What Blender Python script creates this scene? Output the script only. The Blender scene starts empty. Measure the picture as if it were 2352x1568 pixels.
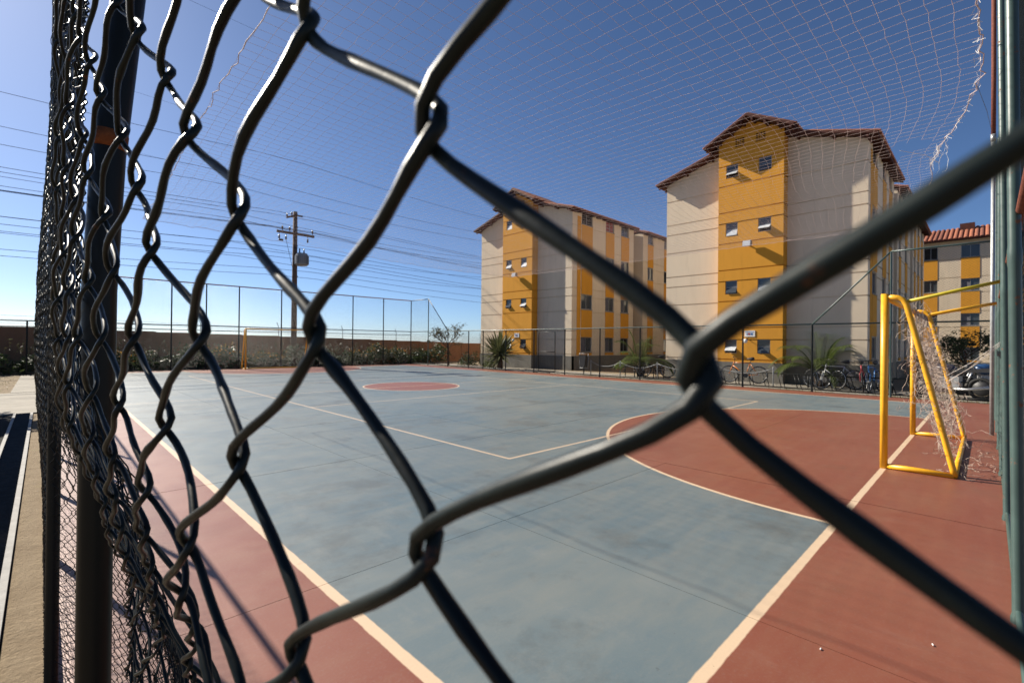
import bpy, math, random
import numpy as np
from mathutils import Vector, Matrix

# ------------------------------------------------------------------ camera, world, sun, exposure
SC = bpy.context.scene
COL = SC.collection
random.seed(7); rng = np.random.default_rng(7)

CAM_H = 1.43; YAW = .7896; PITCH = .0041; ROLL = .0102
_s, _c = math.sin(YAW), math.cos(YAW)
_R = Vector((_s, -_c, 0)); _F0 = Vector((_c, _s, 0)); _Z = Vector((0, 0, 1))
_F = math.cos(PITCH)*_F0 + math.sin(PITCH)*_Z
_U = math.cos(PITCH)*_Z - math.sin(PITCH)*_F0
_R2 = math.cos(ROLL)*_R + math.sin(ROLL)*_U
_U2 = math.cos(ROLL)*_U - math.sin(ROLL)*_R
cd = bpy.data.cameras.new('camera'); cam = bpy.data.objects.new('camera', cd); COL.objects.link(cam)
M = Matrix.Identity(4)
for i in range(3):
    M[i][0] = _R2[i]; M[i][1] = _U2[i]; M[i][2] = -_F[i]
M[2][3] = CAM_H
cam.matrix_world = M
cd.sensor_width = 36; cd.lens = 36*1084/2352; cd.clip_start = .004; cd.clip_end = 900
cd.dof.use_dof = True; cd.dof.focus_distance = .55; cd.dof.aperture_fstop = 20
SC.camera = cam

SUN = Vector((-.236, 1.0, .69)).normalized()          # towards the sun
ELEV = math.asin(SUN.z); AZ = math.atan2(SUN.x, SUN.y)
w = bpy.data.worlds.new('World'); SC.world = w; w.use_nodes = True
nt = w.node_tree; nt.nodes.clear()
sky = nt.nodes.new('ShaderNodeTexSky'); sky.sky_type = 'NISHITA'; sky.sun_disc = False
sky.sun_elevation = ELEV; sky.sun_rotation = AZ
sky.altitude = 1100; sky.air_density = .75; sky.dust_density = .9; sky.ozone_density = 6.0
bg = nt.nodes.new('ShaderNodeBackground'); bg.inputs['Strength'].default_value = .058
wo = nt.nodes.new('ShaderNodeOutputWorld')
nt.links.new(sky.outputs[0], bg.inputs[0]); nt.links.new(bg.outputs[0], wo.inputs[0])
sd = bpy.data.lights.new('sun', 'SUN'); sd.energy = 5.0; sd.angle = math.radians(.53); sd.color = (1, .92, .79)
sun = bpy.data.objects.new('sun', sd); COL.objects.link(sun)
sun.rotation_euler = (-SUN).to_track_quat('-Z', 'Y').to_euler(); sun.location = (-5, 20, 30)
SC.view_settings.view_transform = 'Standard'; SC.view_settings.look = 'None'
SC.view_settings.gamma = 1; SC.view_settings.exposure = 1.0

# ------------------------------------------------------------------ helpers: nodes / materials
class G:
    """tiny node-expression helper"""
    def __init__(s, name, rough=.6, spec=.4, metal=0.):
        s.m = bpy.data.materials.new(name); s.m.use_nodes = True
        s.t = s.m.node_tree; s.b = s.t.nodes['Principled BSDF']
        s.b.inputs['Roughness'].default_value = rough
        s.b.inputs['Specular IOR Level'].default_value = spec
        s.b.inputs['Metallic'].default_value = metal
        s.pos = None
    def N(s, typ, **kw):
        n = s.t.nodes.new(typ)
        for k, v in kw.items(): setattr(n, k, v)
        return n
    def put(s, sock, v):
        if isinstance(v, (int, float)): sock.default_value = v
        elif isinstance(v, tuple):
            sock.default_value = (v + (1,))[:4] if len(sock.default_value) == 4 else v[:3]
        else: s.t.links.new(v, sock)
    def math(s, op, a, b=0.):
        n = s.N('ShaderNodeMath', operation=op); s.put(n.inputs[0], a); s.put(n.inputs[1], b); return n.outputs[0]
    def mix(s, f, a, b, blend='MIX'):
        n = s.N('ShaderNodeMixRGB', blend_type=blend); s.put(n.inputs[0], f); s.put(n.inputs[1], a); s.put(n.inputs[2], b); return n.outputs[0]
    def world(s):
        if s.pos is None:
            g = s.N('ShaderNodeNewGeometry'); s.pos = g.outputs['Position']
            x = s.N('ShaderNodeSeparateXYZ'); s.put(x.inputs[0], s.pos); s.xyz = x.outputs
        return s.pos
    def obj(s):
        return s.N('ShaderNodeTexCoord').outputs['Object']
    def mapping(s, v, scale=(1, 1, 1), rot=(0, 0, 0)):
        n = s.N('ShaderNodeMapping'); s.put(n.inputs[0], v); n.inputs['Scale'].default_value = scale; n.inputs['Rotation'].default_value = rot; return n.outputs[0]
    def noise(s, v, scale, detail=4, rough=.6):
        n = s.N('ShaderNodeTexNoise'); s.put(n.inputs['Vector'], v)
        n.inputs['Scale'].default_value = scale; n.inputs['Detail'].default_value = detail; n.inputs['Roughness'].default_value = rough
        return n.outputs[0]
    def ramp(s, f, lo, hi):
        n = s.N('ShaderNodeMapRange'); s.put(n.inputs[0], f); n.inputs[1].default_value = lo; n.inputs[2].default_value = hi; n.clamp = True; return n.outputs[0]
    def rand(s): return s.N('ShaderNodeObjectInfo').outputs['Random']
    def col(s, v): s.put(s.b.inputs['Base Color'], v)
    def bump(s, h, strength=.3, dist=.01):
        n = s.N('ShaderNodeBump'); n.inputs['Strength'].default_value = strength; n.inputs['Distance'].default_value = dist
        s.put(n.inputs['Height'], h); s.t.links.new(n.outputs[0], s.b.inputs['Normal'])

def simple(name, c, rough=.6, spec=.4, metal=0., var=.18, scale=6., dark=None, bump=0., fine=60):
    g = G(name, rough, spec, metal)
    p = g.world()
    n1 = g.noise(p, scale, 5, .65); n2 = g.noise(p, fine, 3, .6)
    d = dark or tuple(x*(1-var*1.6) for x in c)
    l = tuple(min(1, x*(1+var*.6)) for x in c)
    f = g.math('ADD', g.math('MULTIPLY', g.ramp(n1, .3, .7), .65), g.math('MULTIPLY', g.ramp(n2, .3, .7), .35))
    g.col(g.mix(f, d, l))
    if bump: g.bump(n2, bump, .005)
    return g.m

def painted(name, c, rust=(.16, .06, .025), amt=.58, rough=.4, scale=14, spec=.5):
    g = G(name, rough, spec)
    p = g.world(); n = g.noise(p, scale, 6, .7); n2 = g.noise(p, 3.1, 3)
    f = g.ramp(n, amt, amt+.05)
    base = g.mix(g.ramp(n2, .3, .7), tuple(x*.8 for x in c), tuple(min(1, x*1.1) for x in c))
    g.col(g.mix(f, base, rust))
    g.put(g.b.inputs['Roughness'], g.math('ADD', g.math('MULTIPLY', f, .4), rough))
    g.bump(n, .15, .002)
    return g.m

MAT = {}
def mats():
    m = MAT
    # PVC coated wire
    g = G('pvc_wire', .4, .2); p = g.world(); n = g.noise(p, 160, 4, .6); n2 = g.noise(p, 45, 3)
    base = g.mix(g.ramp(n2, .35, .65), (.005, .007, .007), (.009, .015, .014))
    g.col(g.mix(g.ramp(n, .66, .72), base, (.09, .035, .015)))
    g.put(g.b.inputs['Roughness'], g.math('ADD', g.math('MULTIPLY', n, .3), .26)); g.bump(n, .15, .0006)
    m['wire'] = g.m
    m['green_post'] = painted('green_post_paint', (.045, .078, .070), amt=.63)
    m['dark_post'] = painted('dark_green_post_paint', (.006, .0075, .007), amt=.69, spec=.22, rust=(.05, .02, .01))
    m['galv'] = simple('galvanised_pipe', (.42, .43, .43), .42, .5, .55, .25, 20)
    m['rust'] = simple('rusty_pipe', (.17, .055, .035), .75, .2, 0, .35, 30, bump=.2)
    m['rust_bright'] = simple('orange_rust', (.20, .06, .018), .8, .2, 0, .4, 60, bump=.3)
    m['red_rail'] = simple('faded_red_rail', (.42, .22, .16), .6, .3, 0, .3, 10)
    m['yellow'] = painted('yellow_goal_paint', (.80, .40, .015), rust=(.30, .11, .02), amt=.64, rough=.38, scale=22)
    m['olive'] = painted('dull_yellow_tape', (.50, .40, .015), amt=.7, rough=.55)
    m['cord'] = simple('net_cord', (.60, .47, .43), .8, .2, 0, .15, 9)
    m['goal_cord'] = simple('goal_net_cord', (.50, .40, .33), .85, .15, 0, .35, 40)
    m['white_rag'] = simple('white_frayed_cord', (.8, .76, .7), .8, .2, 0, .1, 20)
    m['cable'] = simple('cable_black', (.03, .03, .035), .5, .3)
    # facade plasters
    def plaster(name, c, stain=.35):
        g = G(name, .85, .15); p = g.world()
        v = g.mapping(p, (1.6, 1.6, .35)); n = g.noise(v, 1.3, 6, .65); n2 = g.noise(p, 55, 4, .7)
        k = g.noise(g.mapping(p, (5, 5, .5)), 1., 5, .7)
        a = g.mix(g.ramp(n, .35, .7), c, tuple(x*(1-.25*stain) for x in c))
        a = g.mix(g.math('MULTIPLY', g.ramp(k, .56, .75), stain), a, tuple(x*.62 for x in c))
        g.col(a); g.bump(n2, .18, .004); return g.m
    m['cream'] = plaster('cream_plaster', (.66, .55, .41))
    m['orange'] = plaster('ochre_orange_plaster', (.62, .285, .035), .3)
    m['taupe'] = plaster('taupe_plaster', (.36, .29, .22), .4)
    m['plinth'] = plaster('grey_plinth_plaster', (.17, .16, .14), .6)
    m['roof_wood'] = simple('dark_roof_timber', (.085, .03, .022), .7, .2, 0, .3, 5)
    g = G('clay_tile', .8, .2); p = g.world(); n = g.noise(p, 4, 5); r = g.rand()
    g.col(g.mix(g.ramp(g.math('ADD', n, g.math('MULTIPLY', r, .5)), .4, 1.05), (.36, .13, .07), (.16, .065, .045))); g.bump(n, .3, .01)
    m['tile'] = g.m
    m['frame'] = simple('grey_aluminium_frame', (.28, .28, .28), .4, .5, .5, .15)
    m['darkroom'] = simple('dark_room_inside', (.022, .02, .02), .9, .1)
    g = G('window_glass', .08, .6); g.col((.05, .06, .07)); m['glass'] = g.m
    g = G('pale_frosted_glass', .22, .6); n = g.noise(g.world(), 8); g.col(g.mix(n, (.42, .45, .47), (.62, .64, .66))); m['frost'] = g.m
    g = G('curtain', .9, .1); wv = g.N('ShaderNodeTexWave'); wv.inputs['Scale'].default_value = 9; wv.bands_direction = 'Y'; wv.inputs['Distortion'].default_value = 1.5
    g.put(wv.inputs[0], g.mapping(g.world(), (1, 1, .2))); g.col(g.mix(wv.outputs[1], (.10, .10, .12), (.24, .24, .27))); m['curtain'] = g.m
    m['redgrille'] = simple('red_blind', (.28, .05, .05), .7, .2, 0, .3, 18)
    m['white'] = simple('white_paint', (.78, .77, .74), .6, .3, 0, .1, 9)
    m['grey_metal'] = simple('grey_painted_metal', (.30, .31, .32), .5, .4, .2, .2)
    m['wood_pole'] = simple('weathered_pole', (.15, .10, .075), .85, .15, 0, .35, 7, bump=.3)
    m['insul'] = simple('brown_insulator', (.07, .045, .04), .3, .5)
    m['wall_brown'] = plaster('brown_precast_wall', (.21, .105, .06), .7)
    m['concrete'] = simple('pale_concrete', (.27, .245, .205), .85, .2, 0, .25, 2.2, bump=.2)
    m['kerb'] = simple('whitewashed_kerb', (.36, .35, .33), .85, .2, 0, .22, 7, bump=.2)
    m['tyre'] = simple('tyre_rubber', (.02, .02, .02), .7, .2)
    m['chrome'] = simple('bare_metal', (.5, .5, .5), .3, .5, .8, .15)
    m['black'] = simple('black_plastic', (.02, .02, .022), .5, .4)
    for nm, c in (('bike_orange', (.55, .17, .03)), ('bike_white', (.6, .6, .58)), ('bike_red', (.35, .04, .05)), ('bike_blue', (.04, .16, .40)), ('moto_blue', (.02, .06, .15)), ('bike_dark', (.035, .035, .05))):
        m[nm] = simple(nm, c, .3, .5, 0, .1)
    # ground
    g = G('sandy_soil', .95, .1); p = g.world()
    n = g.noise(p, .7, 7, .7); n2 = g.noise(p, 38, 6, .75); n3 = g.noise(p, 5, 5, .7)
    a = g.mix(g.ramp(n3, .3, .7), (.21, .16, .105), (.29, .23, .155))
    a = g.mix(g.math('MULTIPLY', g.ramp(n2, .35, .7), .45), a, (.15, .11, .07))
    a = g.mix(g.ramp(n, .58, .72), a, (.22, .21, .09))
    g.col(a); g.bump(g.math('ADD', n2, g.math('MULTIPLY', n3, 1.5)), .7, .02); m['soil'] = g.m
    m['grate_iron'] = simple('worn_grating_iron', (.07, .07, .07), .7, .25, .2, .3, 12)
    m['gutter_and_shade'] = simple('dark_gutter_and_shade', (.018, .018, .018), .95, .08, 0, .3, 12)
    # foliage
    def leaf(name, a, b, tr=.25):
        g = G(name, .5, .35); p = g.world(); n = g.noise(p, 3.5, 4, .7); n2 = g.noise(p, 31, 2)
        c = g.mix(g.ramp(g.math('ADD', g.math('MULTIPLY', n, .6), g.math('MULTIPLY', n2, .4)), .35, .65), a, b)
        g.col(c)
        t = g.N('ShaderNodeBsdfTranslucent'); g.put(t.inputs[0], c)
        mx = g.N('ShaderNodeMixShader'); mx.inputs[0].default_value = tr
        o = g.t.nodes['Material Output']; g.t.links.new(g.b.outputs[0], mx.inputs[1]); g.t.links.new(t.outputs[0], mx.inputs[2]); g.t.links.new(mx.outputs[0], o.inputs[0])
        return g.m
    m['leaf_dark'] = leaf('dark_hedge_leaf', (.018, .035, .012), (.06, .085, .025))
    m['leaf_palm'] = leaf('palm_leaf', (.045, .075, .014), (.11, .135, .03), .3)
    m['leaf_yucca'] = leaf('yucca_leaf', (.06, .085, .035), (.17, .17, .065), .2)
    m['leaf_tree'] = leaf('dry_tree_leaf', (.045, .05, .02), (.12, .10, .045), .3)
    m['leaf_grass'] = leaf('dry_grass_leaf', (.08, .10, .025), (.22, .19, .07), .3)
    m['flower'] = leaf('orange_flower', (.40, .14, .02), (.50, .30, .04), .3)
    m['pink'] = leaf('pink_flower', (.40, .10, .12), (.55, .22, .22), .3)
    m['bark'] = simple('bark', (.10, .07, .05), .9, .1, 0, .35, 14, bump=.4)
mats()

# ------------------------------------------------------------------ helpers: geometry
class MB:
    def __init__(s): s.v = []; s.f = []
    def add(s, vs, fs):
        o = len(s.v); s.v.extend([tuple(map(float, p)) for p in vs]); s.f.extend([tuple(i+o for i in f) for f in fs]); return s
    def box(s, a, b):
        x0, y0, z0 = a; x1, y1, z1 = b
        return s.add([(x0,y0,z0),(x1,y0,z0),(x1,y1,z0),(x0,y1,z0),(x0,y0,z1),(x1,y0,z1),(x1,y1,z1),(x0,y1,z1)],
                     [(0,3,2,1),(4,5,6,7),(0,1,5,4),(1,2,6,5),(2,3,7,6),(3,0,4,7)])
    def tube(s, pts, r, n=8, caps=True):
        pts = np.asarray(pts, float); k = len(pts)
        rr = np.full(k, r, float) if np.isscalar(r) else np.asarray(r, float)
        v, f = tube_np(pts, rr, n)
        s.add(v, f)
        if caps:
            o = len(s.v)-k*n
            s.f.append(tuple(o+i for i in range(n))[::-1]); s.f.append(tuple(o+(k-1)*n+i for i in range(n)))
        return s
    def lathe(s, prof, c, n=16, axis='z'):
        vs = []; k = len(prof)
        for r, h in prof:
            for i in range(n):
                a = 2*math.pi*i/n; p = (r*math.cos(a), r*math.sin(a), h)
                if axis == 'x': p = (p[2], p[0], p[1])
                if axis == 'y': p = (p[1], p[2], p[0])
                vs.append((c[0]+p[0], c[1]+p[1], c[2]+p[2]))
        fs = [(j*n+i, j*n+(i+1) % n, (j+1)*n+(i+1) % n, (j+1)*n+i) for j in range(k-1) for i in range(n)]
        fs.append(tuple(range(n))[::-1]); fs.append(tuple((k-1)*n+i for i in range(n)))
        return s.add(vs, fs)
    def prism(s, poly, d, fn):
        """poly in 2d, extruded over d=(a,b); fn(x,y,t)->3d"""
        n = len(poly)
        vs = [fn(x, y, d[0]) for x, y in poly]+[fn(x, y, d[1]) for x, y in poly]
        fs = [tuple(range(n))[::-1], tuple(range(n, 2*n))]+[(i, (i+1) % n, n+(i+1) % n, n+i) for i in range(n)]
        return s.add(vs, fs)
    def build(s, name, mat, parent=None, smooth=False, loc=None):
        me = bpy.data.meshes.new(name); me.from_pydata(s.v, [], s.f)
        if smooth: me.polygons.foreach_set('use_smooth', [True]*len(me.polygons))
        me.update()
        return link(name, me, mat, parent, loc)

def link(name, me, mat=None, parent=None, loc=None):
    if mat and not me.materials: me.materials.append(MAT[mat] if isinstance(mat, str) else mat)
    o = bpy.data.objects.new(name, me); COL.objects.link(o)
    if parent: o.parent = parent
    if loc is not None: o.location = loc
    return o

def np_mesh(name, v, quads, mat, parent=None, smooth=True):
    me = bpy.data.meshes.new(name)
    v = np.asarray(v, np.float32); q = np.asarray(quads, np.int32)
    me.vertices.add(len(v)); me.vertices.foreach_set('co', v.ravel())
    k = q.shape[1]
    me.loops.add(q.size); me.loops.foreach_set('vertex_index', q.ravel())
    me.polygons.add(len(q)); me.polygons.foreach_set('loop_start', np.arange(0, q.size, k, dtype=np.int32))
    me.polygons.foreach_set('loop_total', np.full(len(q), k, np.int32))
    if smooth: me.polygons.foreach_set('use_smooth', np.ones(len(q), bool))
    me.update(); me.validate()
    return link(name, me, mat, parent)

def tube_np(pts, rr, n):
    k = len(pts)
    t = np.gradient(pts, axis=0); t /= np.linalg.norm(t, axis=1)[:, None]+1e-12
    nn = np.zeros_like(pts)
    a = np.array([0, 0, 1.]) if abs(t[0][2]) < .9 else np.array([1., 0, 0])
    x = np.cross(t[0], a); x /= np.linalg.norm(x); nn[0] = x
    for i in range(1, k):
        x = x - t[i]*np.dot(x, t[i]); x /= np.linalg.norm(x)+1e-12; nn[i] = x
    bb = np.cross(t, nn)
    an = np.arange(n)*2*np.pi/n
    v = pts[:, None, :]+rr[:, None, None]*(np.cos(an)[None, :, None]*nn[:, None, :]+np.sin(an)[None, :, None]*bb[:, None, :])
    i = np.arange(k-1)[:, None]*n; j = np.arange(n)[None, :]; j2 = (j+1) % n
    q = np.stack([i+j, i+j2, i+n+j2, i+n+j], -1).reshape(-1, 4)
    return v.reshape(-1, 3), q.tolist() if k < 400 else [tuple(z) for z in q]

def segs_mesh(a, b, r, n=3):
    """many straight prisms a->b at once"""
    a = np.asarray(a, float); b = np.asarray(b, float); k = len(a)
    t = b-a; t /= np.linalg.norm(t, axis=1)[:, None]+1e-12
    ref = np.where(np.abs(t[:, 2:3]) < .9, np.array([[0, 0, 1.]]), np.array([[1., 0, 0]]))
    x = np.cross(t, ref); x /= np.linalg.norm(x, axis=1)[:, None]+1e-12; y = np.cross(t, x)
    an = np.arange(n)*2*np.pi/n
    off = r*(np.cos(an)[None, :, None]*x[:, None]+np.sin(an)[None, :, None]*y[:, None])
    v = np.concatenate([a[:, None]+off, b[:, None]+off], 1).reshape(-1, 3)
    o = np.arange(k)[:, None]*2*n; j = np.arange(n)[None]; j2 = (j+1) % n
    q = np.stack([o+j, o+j2, o+n+j2, o+n+j], -1).reshape(-1, 4)
    return v, q

def tag(o, label, cat, group=None):
    o['label'] = label; o['category'] = cat
    if group: o['group'] = group
    return o
def struct(o): o['kind'] = 'structure'; return o
def stuff(o): o['kind'] = 'stuff'; return o
def empty(name, loc=(0, 0, 0), rz=0):
    e = bpy.data.objects.new(name, None); e.empty_display_size = .2; COL.objects.link(e)
    e.location = loc; e.rotation_euler = (0, 0, rz); return e
def thing(name, label, cat, loc=(0, 0, 0), rz=0, group=None): return tag(empty(name, loc, rz), label, cat, group)
def copy_tree(o, parent=None):
    c = o.copy(); COL.objects.link(c); c.parent = parent
    for ch in o.children: copy_tree(ch, c)
    return c

# ------------------------------------------------------------------ setting: ground, court, paths
UC, V0, LEN, HW = 8.62, .864, 24.96, 7.44
V1 = V0+LEN; VC = V0+LEN/2; U0, U1 = UC-HW, UC+HW
FU, FV, BV, FU2 = .031, -.12, 26.8, 17.2          # fence lines
RD, RC = 4.06, 1.53
LOW, TALL = 2.13, 4.17

struct(MB().box((-140, -120, -1.), (220, 220, -.045)).build('ground', 'soil'))

def court_material():
    g = G('painted_court', .5, .5); p = g.world(); u, v = g.xyz[0], g.xyz[1]
    mth = g.math
    wob = mth('MULTIPLY', mth('SUBTRACT', g.noise(p, 9, 3), .5), .012)
    u = mth('ADD', u, wob); v = mth('ADD', v, wob)
    def step(x, e, soft=.004): return g.ramp(x, e-soft, e+soft)          # 1 where x>e
    def band(x, c, hw): return mth('SUBTRACT', 1, step(mth('ABSOLUTE', mth('SUBTRACT', x, c)), hw))
    def within(x, a, b): return mth('MULTIPLY', step(x, a), mth('SUBTRACT', 1, step(x, b)))
    def dist(a, b):
        du = mth('SUBTRACT', u, a); dv = mth('SUBTRACT', v, b)
        return mth('SQRT', mth('ADD', mth('MULTIPLY', du, du), mth('MULTIPLY', dv, dv)))
    inside = mth('MULTIPLY', within(u, U0, U1), within(v, V0, V1))
    dA, dB, dC = dist(UC, V0), dist(UC, V1), dist(UC, VC)
    mx = lambda *a: a[0] if len(a) == 1 else mth('MAXIMUM', a[0], mx(*a[1:]))
    red_in = mx(*[mth('SUBTRACT', 1, step(d, r)) for d, r in ((dA, RD), (dB, RD), (dC, RC))])
    red = mx(mth('SUBTRACT', 1, inside), red_in)
    inu = within(u, U0-.03, U1+.03); inv = within(v, V0-.03, V1+.03)
    main = mx(mth('MULTIPLY', mx(band(u, U0, .03), band(u, U1, .03)), inv),
              mth('MULTIPLY', mx(band(v, V0, .028), band(v, V1, .028)), inu),
              mth('MULTIPLY', mx(band(dA, RD, .024), band(dB, RD, .024), band(dC, RC, .024)), inside))
    vu = within(u, UC-4.52, UC+4.52); vv = within(v, VC-9.18, VC+9.18)
    vol = mx(mth('MULTIPLY', mx(band(u, UC-4.5, .023), band(u, UC+4.5, .023)), vv),
             mth('MULTIPLY', mx(band(v, VC-9.16, .023), band(v, VC+9.16, .023), band(v, VC-3, .02), band(v, VC+3, .02)), vu),
             mth('MULTIPLY', band(v, VC, .02), inu))
    line = mx(main, mth('MULTIPLY', vol, .8))
    n1 = g.noise(p, .45, 6, .62); n2 = g.noise(p, 2.3, 6, .68); n3 = g.noise(p, 70, 3, .6)
    sw = g.noise(g.mapping(p, (.9, 3.2, 1), (0, 0, .5)), 1.4, 6, .7)
    blue = g.mix(g.ramp(n1, .36, .66), (.088, .128, .148), (.142, .166, .165))
    blue = g.mix(g.math('MULTIPLY', g.ramp(sw, .42, .7), .6), blue, (.170, .180, .166))
    blue = g.mix(g.math('MULTIPLY', g.ramp(n2, .6, .8), .5), blue, (.058, .105, .150))
    redc = g.mix(g.ramp(n1, .36, .66), (.175, .050, .028), (.205, .072, .042))
    redc = g.mix(g.math('MULTIPLY', g.ramp(sw, .45, .72), .55), redc, (.205, .09, .052))
    redc = g.mix(g.math('MULTIPLY', g.ramp(n2, .58, .78), .4), redc, (.15, .042, .032))
    st = g.noise(g.mapping(p, (1, 1, 1), (0, 0, .9)), .8, 8, .72)
    blue = g.mix(g.math('MULTIPLY', g.ramp(st, .52, .64), .6), blue, (.078, .086, .084))
    blue = g.mix(g.math('MULTIPLY', g.ramp(st, .30, .42), 0.), blue, blue)
    lt = g.noise(g.mapping(p, (2.2, .8, 1), (0, 0, -.4)), 1.9, 7, .7)
    blue = g.mix(g.math('MULTIPLY', g.ramp(lt, .55, .72), .5), blue, (.17, .185, .18))
    redc = g.mix(g.math('MULTIPLY', g.ramp(st, .54, .68), .5), redc, (.155, .068, .040))
    redc = g.mix(g.math('MULTIPLY', g.ramp(lt, .58, .75), .4), redc, (.24, .12, .085))
    c = g.mix(red, blue, redc)
    wear = g.math('MULTIPLY', line, g.math('SUBTRACT', 1, g.math('MULTIPLY', g.ramp(n2, .62, .75), .35)))
    c = g.mix(wear, c, (.56, .415, .28))
    # dust, scuffs and small dark spots
    c = g.mix(g.math('MULTIPLY', g.ramp(n3, .52, .8), .16), c, (.24, .22, .20))
    sp = g.noise(p, 26, 2, .5)
    c = g.mix(g.math('MULTIPLY', g.ramp(sp, .73, .78), .35), c, (.05, .045, .04))
    g.col(c)
    g.put(g.b.inputs['Roughness'], g.math('ADD', .34, g.math('MULTIPLY', n2, .28)))
    g.bump(g.math('ADD', n3, g.math('MULTIPLY', n2, .6)), .10, .004)
    return g.m
MAT['court'] = court_material()
court = struct(MB().box((.05, -.18, -.40), (17.45, 27.0, -.035)).build('court', 'concrete'))
us = [.02, 2.66] + [2.66+2.7*k for k in range(1, 6)] + [17.32]
vs_ = [-.2, .05] + [2.75+2.7*k for k in range(0, 9)] + [26.95]
vs_ = [-.2] + [2.75+2.7*k for k in range(0, 9)] + [26.95]
for i in range(len(us)-1):
    for j in range(len(vs_)-1):
        gp = .0025
        MB().box((us[i]+gp, vs_[j]+gp, -.033), (us[i+1]-gp, vs_[j+1]-gp, random.uniform(-.0012, .0012))).build('slab', 'court', court)

# left: gutter with steel grating, kerb strips, pavement
gut = struct(MB().box((-.92, 2.0, -.30), (-.13, 13.2, -.044+.0)).build('gutter', 'gutter_and_shade'))  # dark gutter; left of the grating its colour paints in shadowed ground
for u in (-.155, -.385, -.80):
    k = MB().box((u-.018, 2.0, -.05), (u+.018, 13.2, -.018)).build('grate_edge', 'kerb', gut)
bar = None
n = 0
v = 2.05
while v < 13.15:
    if bar is None:
        mb = MB()
        mb.tube([(-.172, 0, -.03), (-.365, .0, -.03)], .0055, 4)
        bar = mb.build('grate_bar', 'grate_iron', gut, loc=(0, v, 0)); bm_ = bar.data
    elif n < 290:
        o = link('grate_bar', bm_, None, gut, (0, v, 0))
    v += .04; n += 1
struct(MB().box((-9, 13.2, -.2), (-.02, 18.2, -.02)).build('concrete_apron', 'concrete'))
struct(MB().box((-.62, 18.2, -.2), (-.04, 26.4, -.012)).build('footpath', 'concrete'))
# far side pavements
struct(MB().box((17.75, -14, -.2), (20.2, 40, -.03)).build('pavement', 'concrete'))
struct(MB().box((28, -30, -.2), (46, 2.2, -.025)).build('parking_area', 'concrete'))

# ------------------------------------------------------------------ fences
WD = .0026; MZ = .066; Q = .0401                     # wire, mesh diagonal (vertical), column spacing
def mesh_wave(ph):
    k = .89
    lat = np.arcsin(k*np.cos(ph))/math.asin(k)
    dep = np.tanh(2.4*np.sin(ph))/math.tanh(2.4)
    return lat, dep

def smooth(x, a, b):
    t = np.clip((x-a)/(b-a), 0, 1); return t*t*(3-2*t)
ZP = np.array([0, .5, .8, 1.0, 1.15, 1.3, 1.6, 1.9, 2.2, 2.6, 4.5])
UP1 = np.array([.27, .25, .18, .095, .035, .0, .002, .012, .018, .022, .022])     # first panel
ZP2 = np.array([0, .3, .8, 1.15, 1.45, 1.75, 2.0, 2.2, 2.5, 2.75, 3.3, 4.5])
UP2 = np.array([.012, .006, -.010, -.034, -.040, -.036, -.022, -.010, .012, .055, .07, .07])   # second panel
UP3 = np.array([.02, .0, -.03, -.06, -.065, -.055, -.04, -.02, 0, 0, 0, 0])       # third panel
NPV = (.9, 2.44, 4.39, 6.34)
def arch(v, a, b): return np.sin(np.clip((v-a)/(b-a), 0, 1)*np.pi)**.65
def near_surface(v, z):
    """u of the slack mesh of the near side fence"""
    base = np.interp(v, [-.3, .0604, .46, .58, .74, .9, 1.3, 2.44, 30], [.0697, .0427, .0127, .008, .018, .033, .030, .011, .0085])
    inn = .020*np.clip((CAM_H-.02-z)/.1, 0, 2.2)**1.4*smooth(v, .12, .3)*(1-smooth(v, .95, 1.3))
    b1 = arch(v, .8, NPV[1])*np.interp(z, ZP, UP1)
    b2 = arch(v, NPV[1], NPV[2])*np.interp(z, ZP2, UP2)
    b3 = arch(v, NPV[2], NPV[3])*np.interp(z, ZP2, UP3)
    nz = .0011*np.sin(v*61+z*37)+.0009*np.sin(v*113-z*71+1.3)+.0012*np.sin(z*53+2)
    return base+inn+b1+b2+b3+nz

def near_wire(j, ztop, zbot, sp, n, full=True):
    ph0 = 0. if j % 2 else math.pi
    # right turn (col j+1) ... wires hook at columns j and j+1
    per = int((ztop-zbot)/MZ)
    t = np.linspace(0, per, per*sp+1)
    zrel = zbot-(zbot-CAM_H) % MZ+t*MZ
    z = zrel
    ph = 2*np.pi*(z-CAM_H)/MZ + (0 if j % 2 == 0 else np.pi)
    lat, dep = mesh_wave(ph)
    vc = .0604+Q*(j-.5)
    A = Q/2+WD*(.52+.42*float(smooth(vc, .04, .2)))
    v = vc-A*lat
    v = v+.0013*np.sin(z*41+j*1.7)+.0010*np.sin(z*87+j*.9)
    z = z-.0046*(1-smooth(v, .0, .06))
    u = near_surface(v, z)+(.78+.25*float(smooth(vc, .04, .2)))*WD*dep
    return np.stack([u, v, z], 1)

def fence_post(h, r=.024, mat='green_post', parent=None, loc=(0, 0, 0), lean=(0, 0), collar=True):
    mb = MB()
    zs = [-.05, .0, .03, .05, h*.42, h*.42+.02, h*.44, h*.44+.02, h-.02, h]
    pts = [(lean[0]*z, lean[1]*z, z) for z in zs]
    rr = [r]*len(zs)
    if collar: rr = [r*1.25, r*1.25, r*1.22, r, r, r*1.10, r*1.10, r, r, r*.9]
    mb.tube(pts, rr, 14)
    return mb.build('post', mat, parent, True, loc)

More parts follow.
